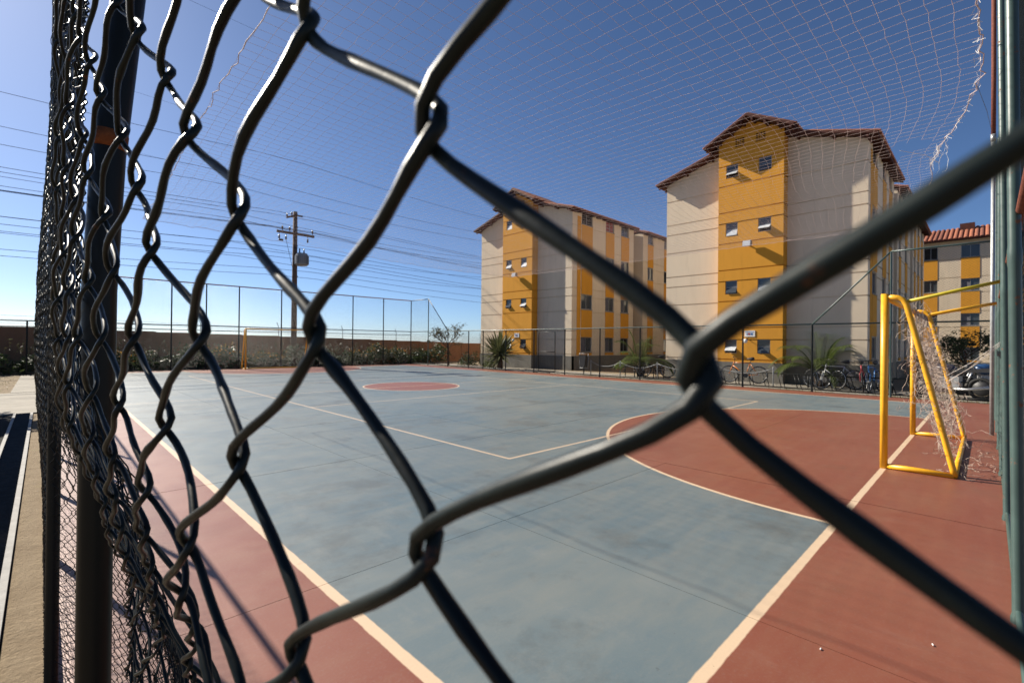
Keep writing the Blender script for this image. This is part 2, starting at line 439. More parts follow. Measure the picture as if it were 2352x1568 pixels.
def cheap_panel(name, L, zt, parent_axis, n=3):
    """flat woven panel along local x, 0..L, height zt: each wire a zigzag"""
    A = []; B = []
    nw = int(L/Q)
    for j in range(nw):
        k = int(zt/(MZ/2))
        z = np.arange(k+1)*MZ/2
        x = (j+.5)*Q + (Q/2)*np.where((np.arange(k+1)+j) % 2 == 0, 1, -1)
        y = np.zeros(k+1)
        P = np.stack([x, y, z], 1); A.append(P[:-1]); B.append(P[1:])
    a = np.concatenate(A); b = np.concatenate(B)
    sg = np.sign(b[:, 0]-a[:, 0])*WD*.5
    a[:, 1] += sg; b[:, 1] += sg
    return segs_mesh(a, b, WD/2, n)

# --- near side fence
nf = thing('chain_link_fence', 'dark chain link fence right in front of the camera along the near touchline', 'fence', (FU, .9, 0))
NP = [.9]+[2.44+1.95*k for k in range(13)]
def abs_parent(o, p):
    o.parent = p; o.matrix_parent_inverse = Matrix.Translation(-p.location)
    return o
for j in range(-4, 19):
    P = near_wire(j, TALL-.02, .03, 22, 10)
    k = len(P)
    ph = rng.uniform(0, 6, 4); z = P[:, 2]
    rr = WD/2*(1+.05*np.sin(z*310+ph[0])+.05*np.sin(z*523+ph[1])+.03*np.sin(z*1170+ph[2]))
    for _ in range(70):
        z0 = rng.uniform(.1, 4.1); rr += WD*.16*np.exp(-((z-z0)/.0012)**2)*rng.uniform(.3, 1)
    v, q = tube_np(P, rr, 10)
    o = np_mesh('wire', v, q, 'wire'); abs_parent(o, nf)
# slack mesh behind the first post, then plain panels
VV = []; QQ = []; off = 0
for j in range(19, 60):
    P = near_wire(j, TALL-.02, .03, 10, 4)
    v, q = tube_np(P, np.full(len(P), WD/2), 4)
    VV.append(v); QQ.append(np.asarray(q)+off); off += len(v)
o = np_mesh('mesh_panel', np.concatenate(VV), np.concatenate(QQ), 'wire'); abs_parent(o, nf); stuff(o)
VV = []; QQ = []; off = 0
for j in range(60, 109):
    vc = .0604+Q*(j-.5); top = np.interp(vc, [2.44, 4.39], [TALL, LOW])-.03
    P = near_wire(j, top, .03, 8, 3)
    v, q = tube_np(P, np.full(len(P), WD/2), 3)
    VV.append(v); QQ.append(np.asarray(q)+off); off += len(v)
o = np_mesh('mesh_panel', np.concatenate(VV), np.concatenate(QQ), 'wire'); abs_parent(o, nf); stuff(o)
VV = []; QQ = []; off = 0
for j in range(109, 157):
    P = near_wire(j, LOW-.03, .03, 8, 3)
    v, q = tube_np(P, np.full(len(P), WD/2), 3)
    VV.append(v); QQ.append(np.asarray(q)+off); off += len(v)
o = np_mesh('mesh_panel', np.concatenate(VV), np.concatenate(QQ), 'wire'); abs_parent(o, nf); stuff(o)
# a second, overlapping mesh layer, added to darken the strip around the first post
for (ja, jb) in ((17, 60), (60, 109)):
    VV = []; QQ = []; off = 0
    for j in range(ja, jb):
        vc = .0604+Q*(j-.5); top = np.interp(vc, [2.44, 4.39], [TALL, LOW])-.03
        P = near_wire(j, top, .03, 8, 3)
        P[:, 1] += Q*.47; P[:, 2] += MZ*.3
        P[:, 0] += .0065+.006*np.sin(P[:, 2]*2.1+vc*1.7)+.003*np.sin(P[:, 2]*9)
        v, q = tube_np(P, np.full(len(P), WD/2), 3)
        VV.append(v); QQ.append(np.asarray(q)+off); off += len(v)
    o = np_mesh('mesh_panel', np.concatenate(VV), np.concatenate(QQ), 'wire'); abs_parent(o, nf); stuff(o)
v, q = cheap_panel('p', 1.95, LOW-.03, 0)
low_me = np_mesh('mesh_panel', v, q, 'wire', None, False); PANEL_LOW = low_me.data
v, q = cheap_panel('p', 1.95, TALL-.03, 0)
tall_me = np_mesh('mesh_panel', v, q, 'wire', None, False); PANEL_TALL = tall_me.data
bpy.data.objects.remove(low_me); bpy.data.objects.remove(tall_me)
def panel(me, parent, loc, rz):
    o = link('mesh_panel', me); o.parent = parent; o.location = Vector(loc)-parent.location; o.rotation_euler = (0, 0, rz); stuff(o); return o
for k in range(3, 13): panel(PANEL_LOW, nf, (.008, NP[k], .03), math.pi/2)
for k, v in enumerate(NP):
    if v > BV: break
    if k == 0:
        dx = .055-FU
        m = MB(); m.tube([(dx, 0, -.05), (dx, 0, .6), (dx, 0, 1.3), (dx+.001, 0, 1.5), (dx+.009, 0, 1.7), (dx+.03, 0, 1.95), (dx+.07, 0, 2.5), (dx+.14, 0, TALL)], .020, 16); m.build('post', 'dark_post', nf, True)
        m = MB(); m.tube([(dx+.0092, 0, 1.705), (dx+.0113, 0, 1.73)], .0207, 16); m.build('rust_collar', 'rust_bright', nf, True)
        continue
    fence_post(LOW if k > 1 else TALL, .020, 'dark_post', nf, (0, v-.9, 0))
fence_post(TALL, .022, 'dark_post', nf, (.0, FV-.9-.04, 0))
def rail(parent, a, b, r=.018, mat='dark_post'):
    m = MB(); d = (Vector(b)-Vector(a)); pts = [Vector(a)+d*t for t in (0, .33, .66, 1)]
    m.tube(pts, r, 10); o = m.build('rail', mat, parent, True); abs_parent(o, parent) if parent.location.length else None; return o
rail(nf, (FU, NP[2], LOW), (FU, BV-.05, LOW))
rail(nf, (FU, NP[2], LOW), (FU, NP[1], TALL))
rail(nf, (FU+.03, FV, TALL), (FU, NP[1], TALL))
rail(nf, (FU+.012, .9, .05), (FU+.012, BV-.05, .05), .012)

# --- end fence beside the near goal (right edge of the picture)
ef = thing('chain_link_fence', 'tall green chain link fence behind the near goal, seen almost edge on', 'fence', (.06, FV, 0))
EP = [1.75, 3.62, 5.7, 7.65, 9.6, 11.55, 13.5, 15.4, 17.16]
for k, u in enumerate(EP):
    fence_post(TALL+.25, .026, 'green_post', ef, (u-.06, 0, 0), (0, .012 if k < 3 else .003*(k % 3)))
for k in range(9): panel(PANEL_TALL, ef, (.07+1.9*k, FV-.03, .03), 0)
rail(ef, (.06, FV, TALL), (17.16, FV, TALL), .02, 'rust')
rail(ef, (.06, FV+.002, LOW+.02), (17.16, FV+.002, LOW+.02), .02, 'rust')
rail(ef, (.06, FV, .06), (17.16, FV, .06), .016, 'green_post')

# --- far touchline fence (low in the middle, stepped up at both ends)
ff = thing('chain_link_fence', 'low green chain link fence along the far touchline, sloping up at both ends', 'fence', (FU2, 1.95, 0))
FP = [-.1, 1.96, 3.9, 5.98, 7.95, 9.95, 11.9, 13.85, 15.8, 17.8, 19.6, 20.85, 22.8, 24.85]
for v in FP:
    tall = v < 2.2 or v > 24
    fence_post(TALL if tall else LOW, .028, 'dark_post' if not tall else 'green_post', ff, (0, v-1.95, 0))
for k in range(len(FP)):
    a = FP[k]
    if a >= 2.2 and a < 24: panel(PANEL_LOW, ff, (FU2-.03, a, .03), math.pi/2)
panel(PANEL_TALL, ff, (FU2-.03, -.02, .03), math.pi/2); panel(PANEL_TALL, ff, (FU2-.03, 24.87, .03), math.pi/2)
panel(PANEL_LOW, ff, (FU2-.03, 1.97, .03), math.pi/2)
# sloping mesh above the low panel is cut along the brace
def slope_panel(v0, v1, za, zb):
    A = []; B = []
    nw = int(abs(v1-v0)/Q)
    for j in range(nw):
        vv = min(v0, v1)+(j+.5)*Q
        zt = za+(zb-za)*(vv-v0)/(v1-v0)
        k = int((zt-LOW)/(MZ/2))
        if k < 1: continue
        z = LOW+np.arange(k+1)*MZ/2
        y = vv+(Q/2)*np.where((np.arange(k+1)+j) % 2 == 0, 1, -1)
        P = np.stack([np.full(k+1, FU2-.03), y, z], 1); A.append(P[:-1]); B.append(P[1:])
    v, q = segs_mesh(np.concatenate(A), np.concatenate(B), WD/2, 3)
    o = np_mesh('mesh_panel', v, q, 'wire', None, False); abs_parent(o, ff); stuff(o)
slope_panel(1.96, 3.9, TALL, LOW); slope_panel(24.85, 22.8, TALL, LOW)
rail(ff, (FU2, FV, LOW), (FU2, BV, LOW), .024, 'green_post')
rail(ff, (FU2, 3.9, LOW), (FU2, 1.96, TALL), .024, 'green_post')
rail(ff, (FU2, 1.96, TALL), (FU2, FV, TALL), .024, 'green_post')
rail(ff, (FU2, 22.8, LOW), (FU2, 24.85, TALL), .024, 'dark_post')
rail(ff, (FU2, 24.85, TALL), (FU2, BV, TALL), .024, 'dark_post')
rail(ff, (FU2, FV, .08), (FU2, BV, .08), .022, 'dark_post')

# --- far end fence
bf = thing('chain_link_fence', 'tall thin fence with faded red top rail behind the far goal', 'fence', (.06, BV, 0))
BP = [.15, 2.18, 4.21, 5.6, 7.03, 9.07, 11.1, 13.13, 15.16, 17.18]
for u in BP: fence_post(TALL, .03, 'dark_post', bf, (u-.06, 0, 0), collar=False)
for u in (-7.8, -5.4, -2.9, -.48): fence_post(LOW, .03, 'dark_post', bf, (u-.06, 0, 0), collar=False)
for k in range(9): panel(PANEL_TALL, bf, (.07+1.9*k, BV+.03, .03), 0)
for k in range(4): panel(PANEL_LOW, bf, (-7.8+1.95*k, BV+.03, .03), 0)
rail(bf, (.1, BV, TALL), (17.2, BV, TALL), .028, 'red_rail')
rail(bf, (-7.9, BV, LOW), (17.2, BV, LOW), .024, 'dark_post')
rail(bf, (-7.9, BV, LOW-.22), (17.2, BV, LOW-.22), .016, 'dark_post')

# ------------------------------------------------------------------ net over the court + masts
def net_z(u, v):
    return 4.14-.10*np.sin(np.clip((u-1.2)/15.5, 0, 1)*np.pi)-.05*np.sin(v*.8+1)*np.sin(u*.5)
CELL = .138
def court_net():
    t = thing('court_net', 'pinkish square mesh net stretched overhead across the near half of the court', 'net', (7, 7, 4.1))
    NUW, NVW = 12.2, 13.6
    nu = int(NUW/CELL); nv = int(NVW/CELL)
    gu, gv = np.meshgrid(1.28+np.arange(nu)*CELL, .06+np.arange(nv)*CELL, indexing='ij')
    left = 1.28+.028*np.clip(gv-3.9, 0, 20)            # left border drifts inwards
    fr = (gu-1.28)/NUW
    uu = left+fr*(13.5-left)
    right = .03+.5*smooth(uu, 6.2, 9.6)+.55*smooth(uu, 9.6, 13)
    fv = gv/NVW
    vv = right+fv*(13.6-right)
    uu = uu+rng.normal(0, .005, uu.shape)+.03*np.sin(gv*.7)
    vv = vv+rng.normal(0, .005, uu.shape)+.03*np.sin(gu*.8)
    zz = net_z(uu, vv)+rng.normal(0, .003, uu.shape)
    P = np.stack([uu, vv, zz], -1)
    keep_u = np.ones((nu-1, nv), bool); keep_v = np.ones((nu, nv-1), bool)
    for (cu, cv, r) in ((8.1, .75, .28), (8.5, .95, .2), (11.5, 9, .25), (6.3, 13, .3)):
        d = np.hypot(uu-cu, vv-cv) < r
        keep_u &= ~(d[:-1] & d[1:]); keep_v &= ~(d[:, :-1] & d[:, 1:])
    a = np.concatenate([P[:-1][keep_u], P[:, :-1][keep_v]]); b = np.concatenate([P[1:][keep_u], P[:, 1:][keep_v]])
    v, q = segs_mesh(a, b, .0014, 4)
    o = np_mesh('cord_mesh', v, q, 'cord', None, False); abs_parent(o, t); stuff(o)
    # border ropes
    for E_ in (P[:, 0], P[0, :], P[-1, :], P[:, -1]):
        pts = E_+rng.normal(0, .012, E_.shape)
        m = MB(); m.tube(pts, .0042 if E_ is not None else .004, 5); r = m.build('border_rope', 'cord', None, True); abs_parent(r, t)
    # frayed ends and torn cords at the near right border
    m = MB()
    for k in range(60):
        i = random.randrange(20, nu-30); p = P[i, 0]
        L = random.uniform(.02, .10)
        m.tube([p, p+[random.uniform(-.03, .03), random.uniform(-.02, .05), -L*.4], p+[random.uniform(-.05, .05), random.uniform(-.03, .06), -L]], .0016, 3)
    r = m.build('frayed_ends', 'white_rag', None); abs_parent(r, t); stuff(r)
    m = MB(); base = np.array([8.25, .42, net_z(8.25, .42)])
    for k in range(7):
        pts = [base+[random.uniform(-.12, .12), random.uniform(-.06, .06), 0]]
        for s in range(7):
            pts.append(pts[-1]+np.array([random.uniform(-.05, .07), random.uniform(-.02, .05), random.uniform(-.09, .01)]))
        m.tube(pts, .0016, 4)
    for pq in ([(9.2, .5, 4.1), (8.6, .62, 4.08), (8.2, .85, 4.09)],):
        m.tube(pq, .003, 4)
    r = m.build('torn_cord', 'white_rag', None); abs_parent(r, t); stuff(r)
    # tie wires to fence
    m = MB()
    for u in (6.75,): m.tube([(u, .09, 4.12), (u+.9, .02, 4.15), (11.1, -.05, 4.9)], .002, 4)
    for k in range(6): m.tube([(left[0, int(k*15)]+.0, .3+k*2.1, 4.13), (.1, .3+k*2.1, 4.16)], .0012, 3)
    r = m.build('tie_wire', 'cable', None); abs_parent(r, t); stuff(r)
court_net()

def mast(loc, h, label):
    t = thing('net_mast', label, 'mast', loc, 0, 'net masts at the end fence')
    m = MB(); m.tube([(0, 0, -.05), (0, 0, 2), (0, 0, 4.9)], .028, 12); m.build('lower_pipe', 'galv', t, True)
    m = MB(); m.tube([(0, 0, 4.9), (.0, .0, 6), (-.01, .012, h)], .030, 12); m.build('upper_pipe', 'rust', t, True)
    m = MB(); m.lathe([(.036, 4.84), (.036, 4.96)], (0, 0, 0), 12); m.build('sleeve', 'galv', t, True)
mast((11.1, -.05, 0), 9.5, 'tall slender net mast with rust brown upper pipe by the end fence')

# ------------------------------------------------------------------ goals
def goal(loc, rz, label, ties):
    t = thing('futsal_goal', label, 'goal', loc, rz, 'yellow futsal goals')
    W = 1.54; r = .038
    for s in (-1, 1):
        MB().tube([(s*W, 0, 0), (s*W, 0, 1.0), (s*W, 0, 2.06)], r, 16).build('post', 'yellow', t, True)
        MB().tube([(s*W, -.02, 2.025), (s*W, -.12, 2.01), (s*W, -.165, 1.985), (s*W, -.20, 1.92), (s*W, -.40, 1.03), (s*W, -.60, .10), (s*W, -.615, .03)], [.03]*7, 14).build('rear_stay', 'yellow', t, True)
        MB().tube([(s*W, -.02, .03), (s*W, -.3, .032), (s*W, -.61, .03)], .03, 12).build('ground_bar', 'yellow', t, True)
    MB().tube([(-W, 0, 2.025), (0, 0, 2.02), (W, 0, 2.025)], .034, 16).build('crossbar', 'yellow', t, True)
    MB().tube([(-W, -.612, .03), (0, -.612, .03), (W, -.612, .03)], .028, 12).build('rear_ground_bar', 'yellow', t, True)
    if ties:
        MB().tube([(-W+.02, -.2, 1.96), (-W+.1, -.6, 2.06), (-W+.2, -.965, 2.15)], .020, 10).build('tie_bar', 'olive', t, True)
        MB().tube([(W, -.2, 1.96), (W+.3, -.6, 2.06), (W+.5, -.95, 2.14)], .026, 10).build('tie_bar', 'yellow', t, True)
    return t
goal((UC, V0, 0), 0, 'yellow steel futsal goal close by on the right with torn net', True)
goal((UC, V1, 0), math.pi, 'yellow steel futsal goal at the far end of the court', False)

def goal_net(loc, rz, label, seed, tangle):
    R_ = random.Random(seed)
    t = thing('goal_net', label, 'net', loc, rz, 'goal nets')
    A = []; B = []
    nx, nz = 30, 22
    P = np.zeros((nx, nz, 3))
    for i in range(nx):
        for k in range(nz):
            s = i/(nx-1); q = k/(nz-1)
            x = -1.5+3.0*s; z = 1.98-1.95*q; y = -.18-.42*q
            if tangle:
                g_ = math.exp(-((q-.62)/.22)**2)
                z = 1.95-1.75*q**.85; y = -.16-.36*q
                x += .10*math.sin(q*9+s*7)*g_*2; y += .14*g_*math.sin(s*11+q*5)
                z += .20*g_*math.sin(s*17+q*9)
            n_ = .12 if tangle else .02
            P[i, k] = (x+R_.gauss(0, n_*.55), y+R_.gauss(0, n_*.5), max(.02, z+R_.gauss(0, n_*.6)))
    for i in range(nx):
        for k in range(nz):
            if tangle and R_.random() < .12+.30*(k/nz > .8): continue
            if i+1 < nx and k+1 < nz:
                for (i2, k2) in ((i+1, k), (i, k+1)):
                    if tangle and R_.random() < .18: continue
                    a, b = P[i, k], P[i2, k2]
                    if np.linalg.norm(a-b) > .5: continue
                    m_ = (a+b)/2+np.array([R_.gauss(0, .02), R_.gauss(0, .02), -.02])*(1.6 if tangle else .2)
                    A += [a, m_]; B += [m_, b]
    v, q = segs_mesh(A, B, .0022 if tangle else .0011, 3)
    o = stuff(np_mesh('net_cords', v, q, 'goal_cord', t, False))
    if tangle:
        m = MB()
        for k in range(190):      # loose strands hanging and on the floor
            x = R_.uniform(-1.5, 1.45); q = R_.random()
            p = np.array([x, -.2-.4*q+R_.gauss(0, .05), 1.9-1.6*q])
            if k % 4 == 0: p = np.array([R_.uniform(-1.5, .9), R_.uniform(-.9, -.45), .015])
            if k % 9 == 0: p = np.array([-1.45, R_.uniform(-.3, -.2), R_.uniform(.7, 1.7)])
            pts = [p]; d = np.array([R_.gauss(0, 1), R_.gauss(0, .5), R_.gauss(-.5, .8)])
            for s in range(8):
                d = d*.7+np.array([R_.gauss(0, .8), R_.gauss(0, .45), R_.gauss(-.25, .7)])
                p = p+d/np.linalg.norm(d)*.045; p[2] = max(p[2], .008); pts.append(p)
            m.tube(pts, .002, 3)
        stuff(m.build('loose_strands', 'goal_cord', t))
        m = MB()
        for a, b in (((-.6, -.5, 1.08), (-1.0, -.96, 1.50)), ((-.4, -.45, .95), (-1.0, -.96, 1.48)), ((0, -.5, 1.0), (-.95, -.96, 1.46))):
            a, b = Vector(a), Vector(b); m.tube([a, a.lerp(b, .5)+Vector((0, 0, -.03)), b], .003, 4)
        m.build('stay_cord', 'white_rag', t)
goal_net((UC, V0, 0), 0, 'tangled torn beige net hanging in the near goal', 3, True)
goal_net((UC, V1, 0), math.pi, 'thin beige net on the far goal', 4, False)

# ------------------------------------------------------------------ apartment buildings
def wall_panels(mb, rects_u, zr, holes, place, depth=.14, grooves=(), gdepth=.035, gh=.045):
    """grid wall in (a,z); holes = list of (a0,a1,z0,z1); place(a,z,d) -> 3d (d = depth into wall)"""
    a0, a1 = rects_u; z0, z1 = zr
    gr = [(a0, a1, g-gh/2, g+gh/2) for g in grooves if z0 < g < z1]
    As = sorted({a0, a1, *[h[0] for h in holes], *[h[1] for h in holes]})
    Zs = sorted({z0, z1, *[h[2] for h in holes], *[h[3] for h in holes], *[g[2] for g in gr], *[g[3] for g in gr]})
    def inh(a, z, hs): return any(h[0] < a < h[1] and h[2] < z < h[3] for h in hs)
    for i in range(len(As)-1):
        for k in range(len(Zs)-1):
            am, zm = (As[i]+As[i+1])/2, (Zs[k]+Zs[k+1])/2
            if inh(am, zm, holes): continue
            d = gdepth if inh(am, zm, gr) else 0
            p = [place(As[i], Zs[k], d), place(As[i+1], Zs[k], d), place(As[i+1], Zs[k+1], d), place(As[i], Zs[k+1], d)]
            mb.add(p, [(0, 1, 2, 3)])
            if d:
                for z in (Zs[k], Zs[k+1]):
                    mb.add([place(As[i], z, 0), place(As[i+1], z, 0), place(As[i+1], z, d), place(As[i], z, d)], [(0, 1, 2, 3)])
    for h in holes:
        c = [(h[0], h[2]), (h[1], h[2]), (h[1], h[3]), (h[0], h[3])]
        for i in range(4):
            (p, q), (r, s) = c[i], c[(i+1) % 4]
            mb.add([place(p, q, 0), place(r, s, 0), place(r, s, depth), place(p, q, depth)], [(0, 1, 2, 3)])

FL = [1.40, 3.86, 6.28, 8.72]                   # window centres by storey
GRV = [8.97, 8.12, 7.01, 6.55, 5.70, 4.59, 4.12, 3.28, 2.17, 1.68, .86]

def tilt_window(parent, place, a, z, w_, h_, tilt, pane='frost', depth=.14):
    """small hopper window: part window > frame pieces, pane"""
    m = MB(); t = .03
    def bx(a0, a1, z0, z1, d0, d1):
        P = [place(x, y, d) for d in (d0, d1) for (x, y) in ((a0, z0), (a1, z0), (a1, z1), (a0, z1))]
        m.add(P, [(0, 3, 2, 1), (4, 5, 6, 7), (0, 1, 5, 4), (1, 2, 6, 5), (2, 3, 7, 6), (3, 0, 4, 7)])
    for q in ((a-w_/2+.002, a+w_/2-.002, z-h_/2+.002, z-h_/2+t), (a-w_/2+.002, a+w_/2-.002, z+h_/2-t, z+h_/2-.002), (a-w_/2+.002, a-w_/2+t, z-h_/2+t, z+h_/2-t), (a+w_/2-t, a+w_/2-.002, z-h_/2+t, z+h_/2-t)):
        bx(*q, .05, .09)
    bx(a-w_/2+t, a+w_/2-t, z-.012, z+.012, .055, .085)
    wn = m.build('window', 'frame', parent)
    # dark room behind
    m = MB(); P = [place(x, y, depth) for (x, y) in ((a-w_/2, z-h_/2), (a+w_/2, z-h_/2), (a+w_/2, z+h_/2), (a-w_/2, z+h_/2))]
    m.add(P, [(0, 1, 2, 3)]); m.build('interior', 'darkroom', wn)
    # panes: upper fixed, lower tilted out about its top edge
    m = MB()
    P = [place(x, y, .07) for (x, y) in ((a-w_/2+t, z+.012), (a+w_/2-t, z+.012), (a+w_/2-t, z+h_/2-t), (a-w_/2+t, z+h_/2-t))]
    m.add(P, [(0, 1, 2, 3)]); m.build('pane', 'glass', wn)
    m = MB(); L = h_/2-t; y1 = z-.012
    ly, ld = L*math.cos(tilt), L*math.sin(tilt)
    e = .012
    P = [place(x, y, d) for (x, y, d) in ((a-w_/2+t, y1, .065), (a+w_/2-t, y1, .065), (a+w_/2-t, y1-ly, .065-ld), (a-w_/2+t, y1-ly, .065-ld))]
    P += [place(x, y, d) for (x, y, d) in ((a-w_/2+t, y1-e, .065+e), (a+w_/2-t, y1-e, .065+e), (a+w_/2-t, y1-ly-e, .065-ld+e), (a-w_/2+t, y1-ly-e, .065-ld+e))]
    m.add(P, [(0, 1, 2, 3), (7, 6, 5, 4), (0, 4, 5, 1), (1, 5, 6, 2), (2, 6, 7, 3), (3, 7, 4, 0)])
    m.build('tilted_pane', pane, wn)
    return wn

def slide_window(parent, place, a, z, w_, h_, style=0, depth=.14):
    m = MB(); t = .035
    def bx(mb, a0, a1, z0, z1, d0, d1):
        P = [place(x, y, d) for d in (d0, d1) for (x, y) in ((a0, z0), (a1, z0), (a1, z1), (a0, z1))]
        mb.add(P, [(0, 3, 2, 1), (4, 5, 6, 7), (0, 1, 5, 4), (1, 2, 6, 5), (2, 3, 7, 6), (3, 0, 4, 7)])
    l, r, b, tp = a-w_/2+.002, a+w_/2-.002, z-h_/2+.002, z+h_/2-.002
    for q in ((l, r, b, b+t), (l, r, tp-t, tp), (l, l+t, b+t, tp-t), (r-t, r, b+t, tp-t), (a-.02, a+.02, b+t, tp-t)): bx(m, *q, .05, .10)
    if style == 2:
        for k in range(1, 4): bx(m, l+t, r-t, b+k*h_/4-.01, b+k*h_/4+.01, .045, .06)
    wn = m.build('window', 'frame', parent)
    m = MB(); bx(m, l-.03, r+.03, b-.05, b-.004, -.03, .02); m.build('sill', 'concrete', wn)
    for s in (0, 1):
        m = MB(); x0, x1 = (l+t, a-.02) if s == 0 else (a+.02, r-t)
        m.add([place(x, y, .075+.008*s) for (x, y) in ((x0, b+t), (x1, b+t), (x1, tp-t), (x0, tp-t))], [(0, 1, 2, 3)])
        m.build('pane', ('glass', 'curtain', 'redgrille', 'darkroom')[style if s == 0 or style != 1 else 0] if style != 2 else 'redgrille', wn)
    m = MB(); m.add([place(x, y, depth) for (x, y) in ((l, b), (r, b), (r, tp), (l, tp))], [(0, 1, 2, 3)]); m.build('interior', 'curtain' if style == 1 else 'darkroom', wn)
    return wn

def apartment(v_off, label, seed, tilts, styles):
    """building whose gable faces the court; local origin at (20.85, 3.03) right front corner -> world v+"""
    T = thing('apartment_building', label, 'building', (20.85, 3.03+v_off, 0), 0, 'ochre and cream apartment blocks facing the court')
    RR = random.Random(seed)
    Wd = 7.68; ZE = 8.92; RZ = 10.08; mid = Wd/2; sl = (RZ-ZE)/mid
    TF = -.5; ta, tb = 2.58, 5.08                       # tower front and extent (local v)
    # front wings (local x = depth into building, y = along facade)
    pf = lambda a, z, d: (d, a, z)
    for (a0, a1) in ((0, ta), (tb, Wd)):
        m = MB(); wall_panels(m, (a0, a1), (.76, ZE), [], pf, grooves=GRV)
        m.build('front_wall', 'cream', T)
        m = MB(); zs0 = ZE+sl*min(a0, Wd-a0); zs1 = ZE+sl*min(a1, Wd-a1)
        if zs0 < zs1: poly = [(a0, ZE), (a1, ZE), (a1, zs1)]
        else: poly = [(a0, ZE), (a1, ZE), (a0, zs0)]
        m.add([pf(x, y, 0) for x, y in poly], [(0, 1, 2)])
        m.build('gable_wall', 'cream', T)
        MB().box((-.03, a0-(.03 if a0 == 0 else 0), -.3), (.2, a1+(.03 if a0 else 0), .76)).build('plinth', 'plinth', T)
    # tower
    pt = lambda a, z, d: (TF+d, a, z)
    wx = [(ta+.68, 0), (ta+1.95, 1)]                      # right, left window centres
    holes = []
    for z in FL:
        for a, _ in wx: holes.append((a-.24, a+.24, z-.28, z+.28))
    m = MB(); wall_panels(m, (ta, tb), (.76, 9.75), holes, pt, grooves=GRV)
    for y, sgn in ((ta, 1), (tb, -1)):
        ps = lambda a, z, d, y=y, s=sgn: (TF+a, y+s*d, z)
        wall_panels(m, (0, .5), (.76, 9.75), [], ps, grooves=GRV)
    tw = m.build('stair_tower', 'orange', T)
    tz = 9.95; tr = 10.62; tm = (ta+tb)/2
    m = MB(); m.add([pt(ta, 9.75, 0), pt(tb, 9.75, 0), pt(tb, tz, 0), pt(tm, tr, 0), pt(ta, tz, 0)], [(0, 1, 2, 3, 4)])
    m.add([(TF, ta, 9.75), (TF, ta, tz), (2.5, ta, tz), (2.5, ta, 9.75)], [(0, 1, 2, 3)]); m.add([(TF, tb, 9.75), (2.5, tb, 9.75), (2.5, tb, tz), (TF, tb, tz)], [(0, 1, 2, 3)])
    m.build('tower_gable', 'orange', T)
    MB().box((TF-.03, ta-.03, -.3), (0, tb+.03, .76)).build('plinth', 'plinth', T)
    i = 0
    for z in FL:
        for a, _ in wx:
            tilt_window(T, pt, a, z, .48, .56, tilts[i % len(tilts)], 'frost' if i % 3 else 'glass'); i += 1
    # attic vents
    for a in (ta+.85, ta+1.65):
        m = MB(); z = 9.78+.05
        m.box((TF-.02, a-.17, z-.16), (TF+.03, a+.17, z+.16)); vt = m.build('attic_vent', 'darkroom', T)
        for k in range(4):
            MB().box((TF-.035, a-.17, z-.14+k*.075), (TF-.022, a+.17, z-.11+k*.075)).build('louvre', 'orange', vt)
        for k in range(3):
            MB().box((TF-.04, a-.09+k*.08, z-.15), (TF-.035, a-.075+k*.08, z+.15)).build('louvre', 'orange', vt)
    # flood light
    m = MB(); m.box((TF-.10, 3.84-.02, 5.50), (TF, 3.84+.02, 5.54)); fl = m.build('flood_light', 'grey_metal', T)
    m = MB(); m.prism([(-.30, 5.44), (-.10, 5.48), (-.10, 5.66), (-.26, 5.68)], (3.84-.16, 3.84+.16), lambda x, y, t: (TF+x, t, y)); m.build('lamp_head', 'grey_metal', fl)
    m = MB(); m.prism([(-.305, 5.46), (-.295, 5.45), (-.262, 5.665), (-.272, 5.668)], (3.84-.14, 3.84+.14), lambda x, y, t: (TF+x, t, y)); m.build('lens', 'frost', fl)
    # globe light and name plate
    m = MB(); m.tube([(TF, 3.88, 1.72), (TF-.18, 3.88, 1.72)], .015, 8); gl = m.build('wall_light', 'grey_metal', T)
    m = MB(); m.lathe([(.02, -.09), (.07, -.06), (.09, 0), (.07, .06), (.02, .09)], (TF-.2, 3.88, 1.62), 14); m.build('globe', 'white', gl, True)
    m = MB(); m.box((TF-.02, 3.58, 1.80), (TF-.004, 3.98, 2.05)); pl = m.build('name_plate', 'white', T)
    for k, (y0, y1, z0, z1, mt) in enumerate(((3.62, 3.94, 1.985, 2.005, 'bike_blue'), (3.66, 3.74, 1.87, 1.95, 'bike_blue'), (3.76, 3.84, 1.87, 1.95, 'bike_red'), (3.86, 3.9, 1.87, 1.95, 'bike_blue'))):
        MB().box((TF-.024, y0, z0), (TF-.0205, y1, z1)).build('mark', mt, pl)
    # flank facing -v, in blocks
    blocks = [(0, 6.45, 0), (6.45, 7.65, .7), (7.65, 12.9, 0), (12.9, 14.1, .7), (14.1, 20.7, 0)]
    cols = {0: [(1.38, 1.05, 0), (3.72, .92, 1), (5.42, .92, 2)], 1: [], 2: [(1.0, .75, 1), (3.4, .95, 0)], 3: [], 4: [(1.1, .75, 1), (3.1, .95, 0), (5.2, .95, 1)]}
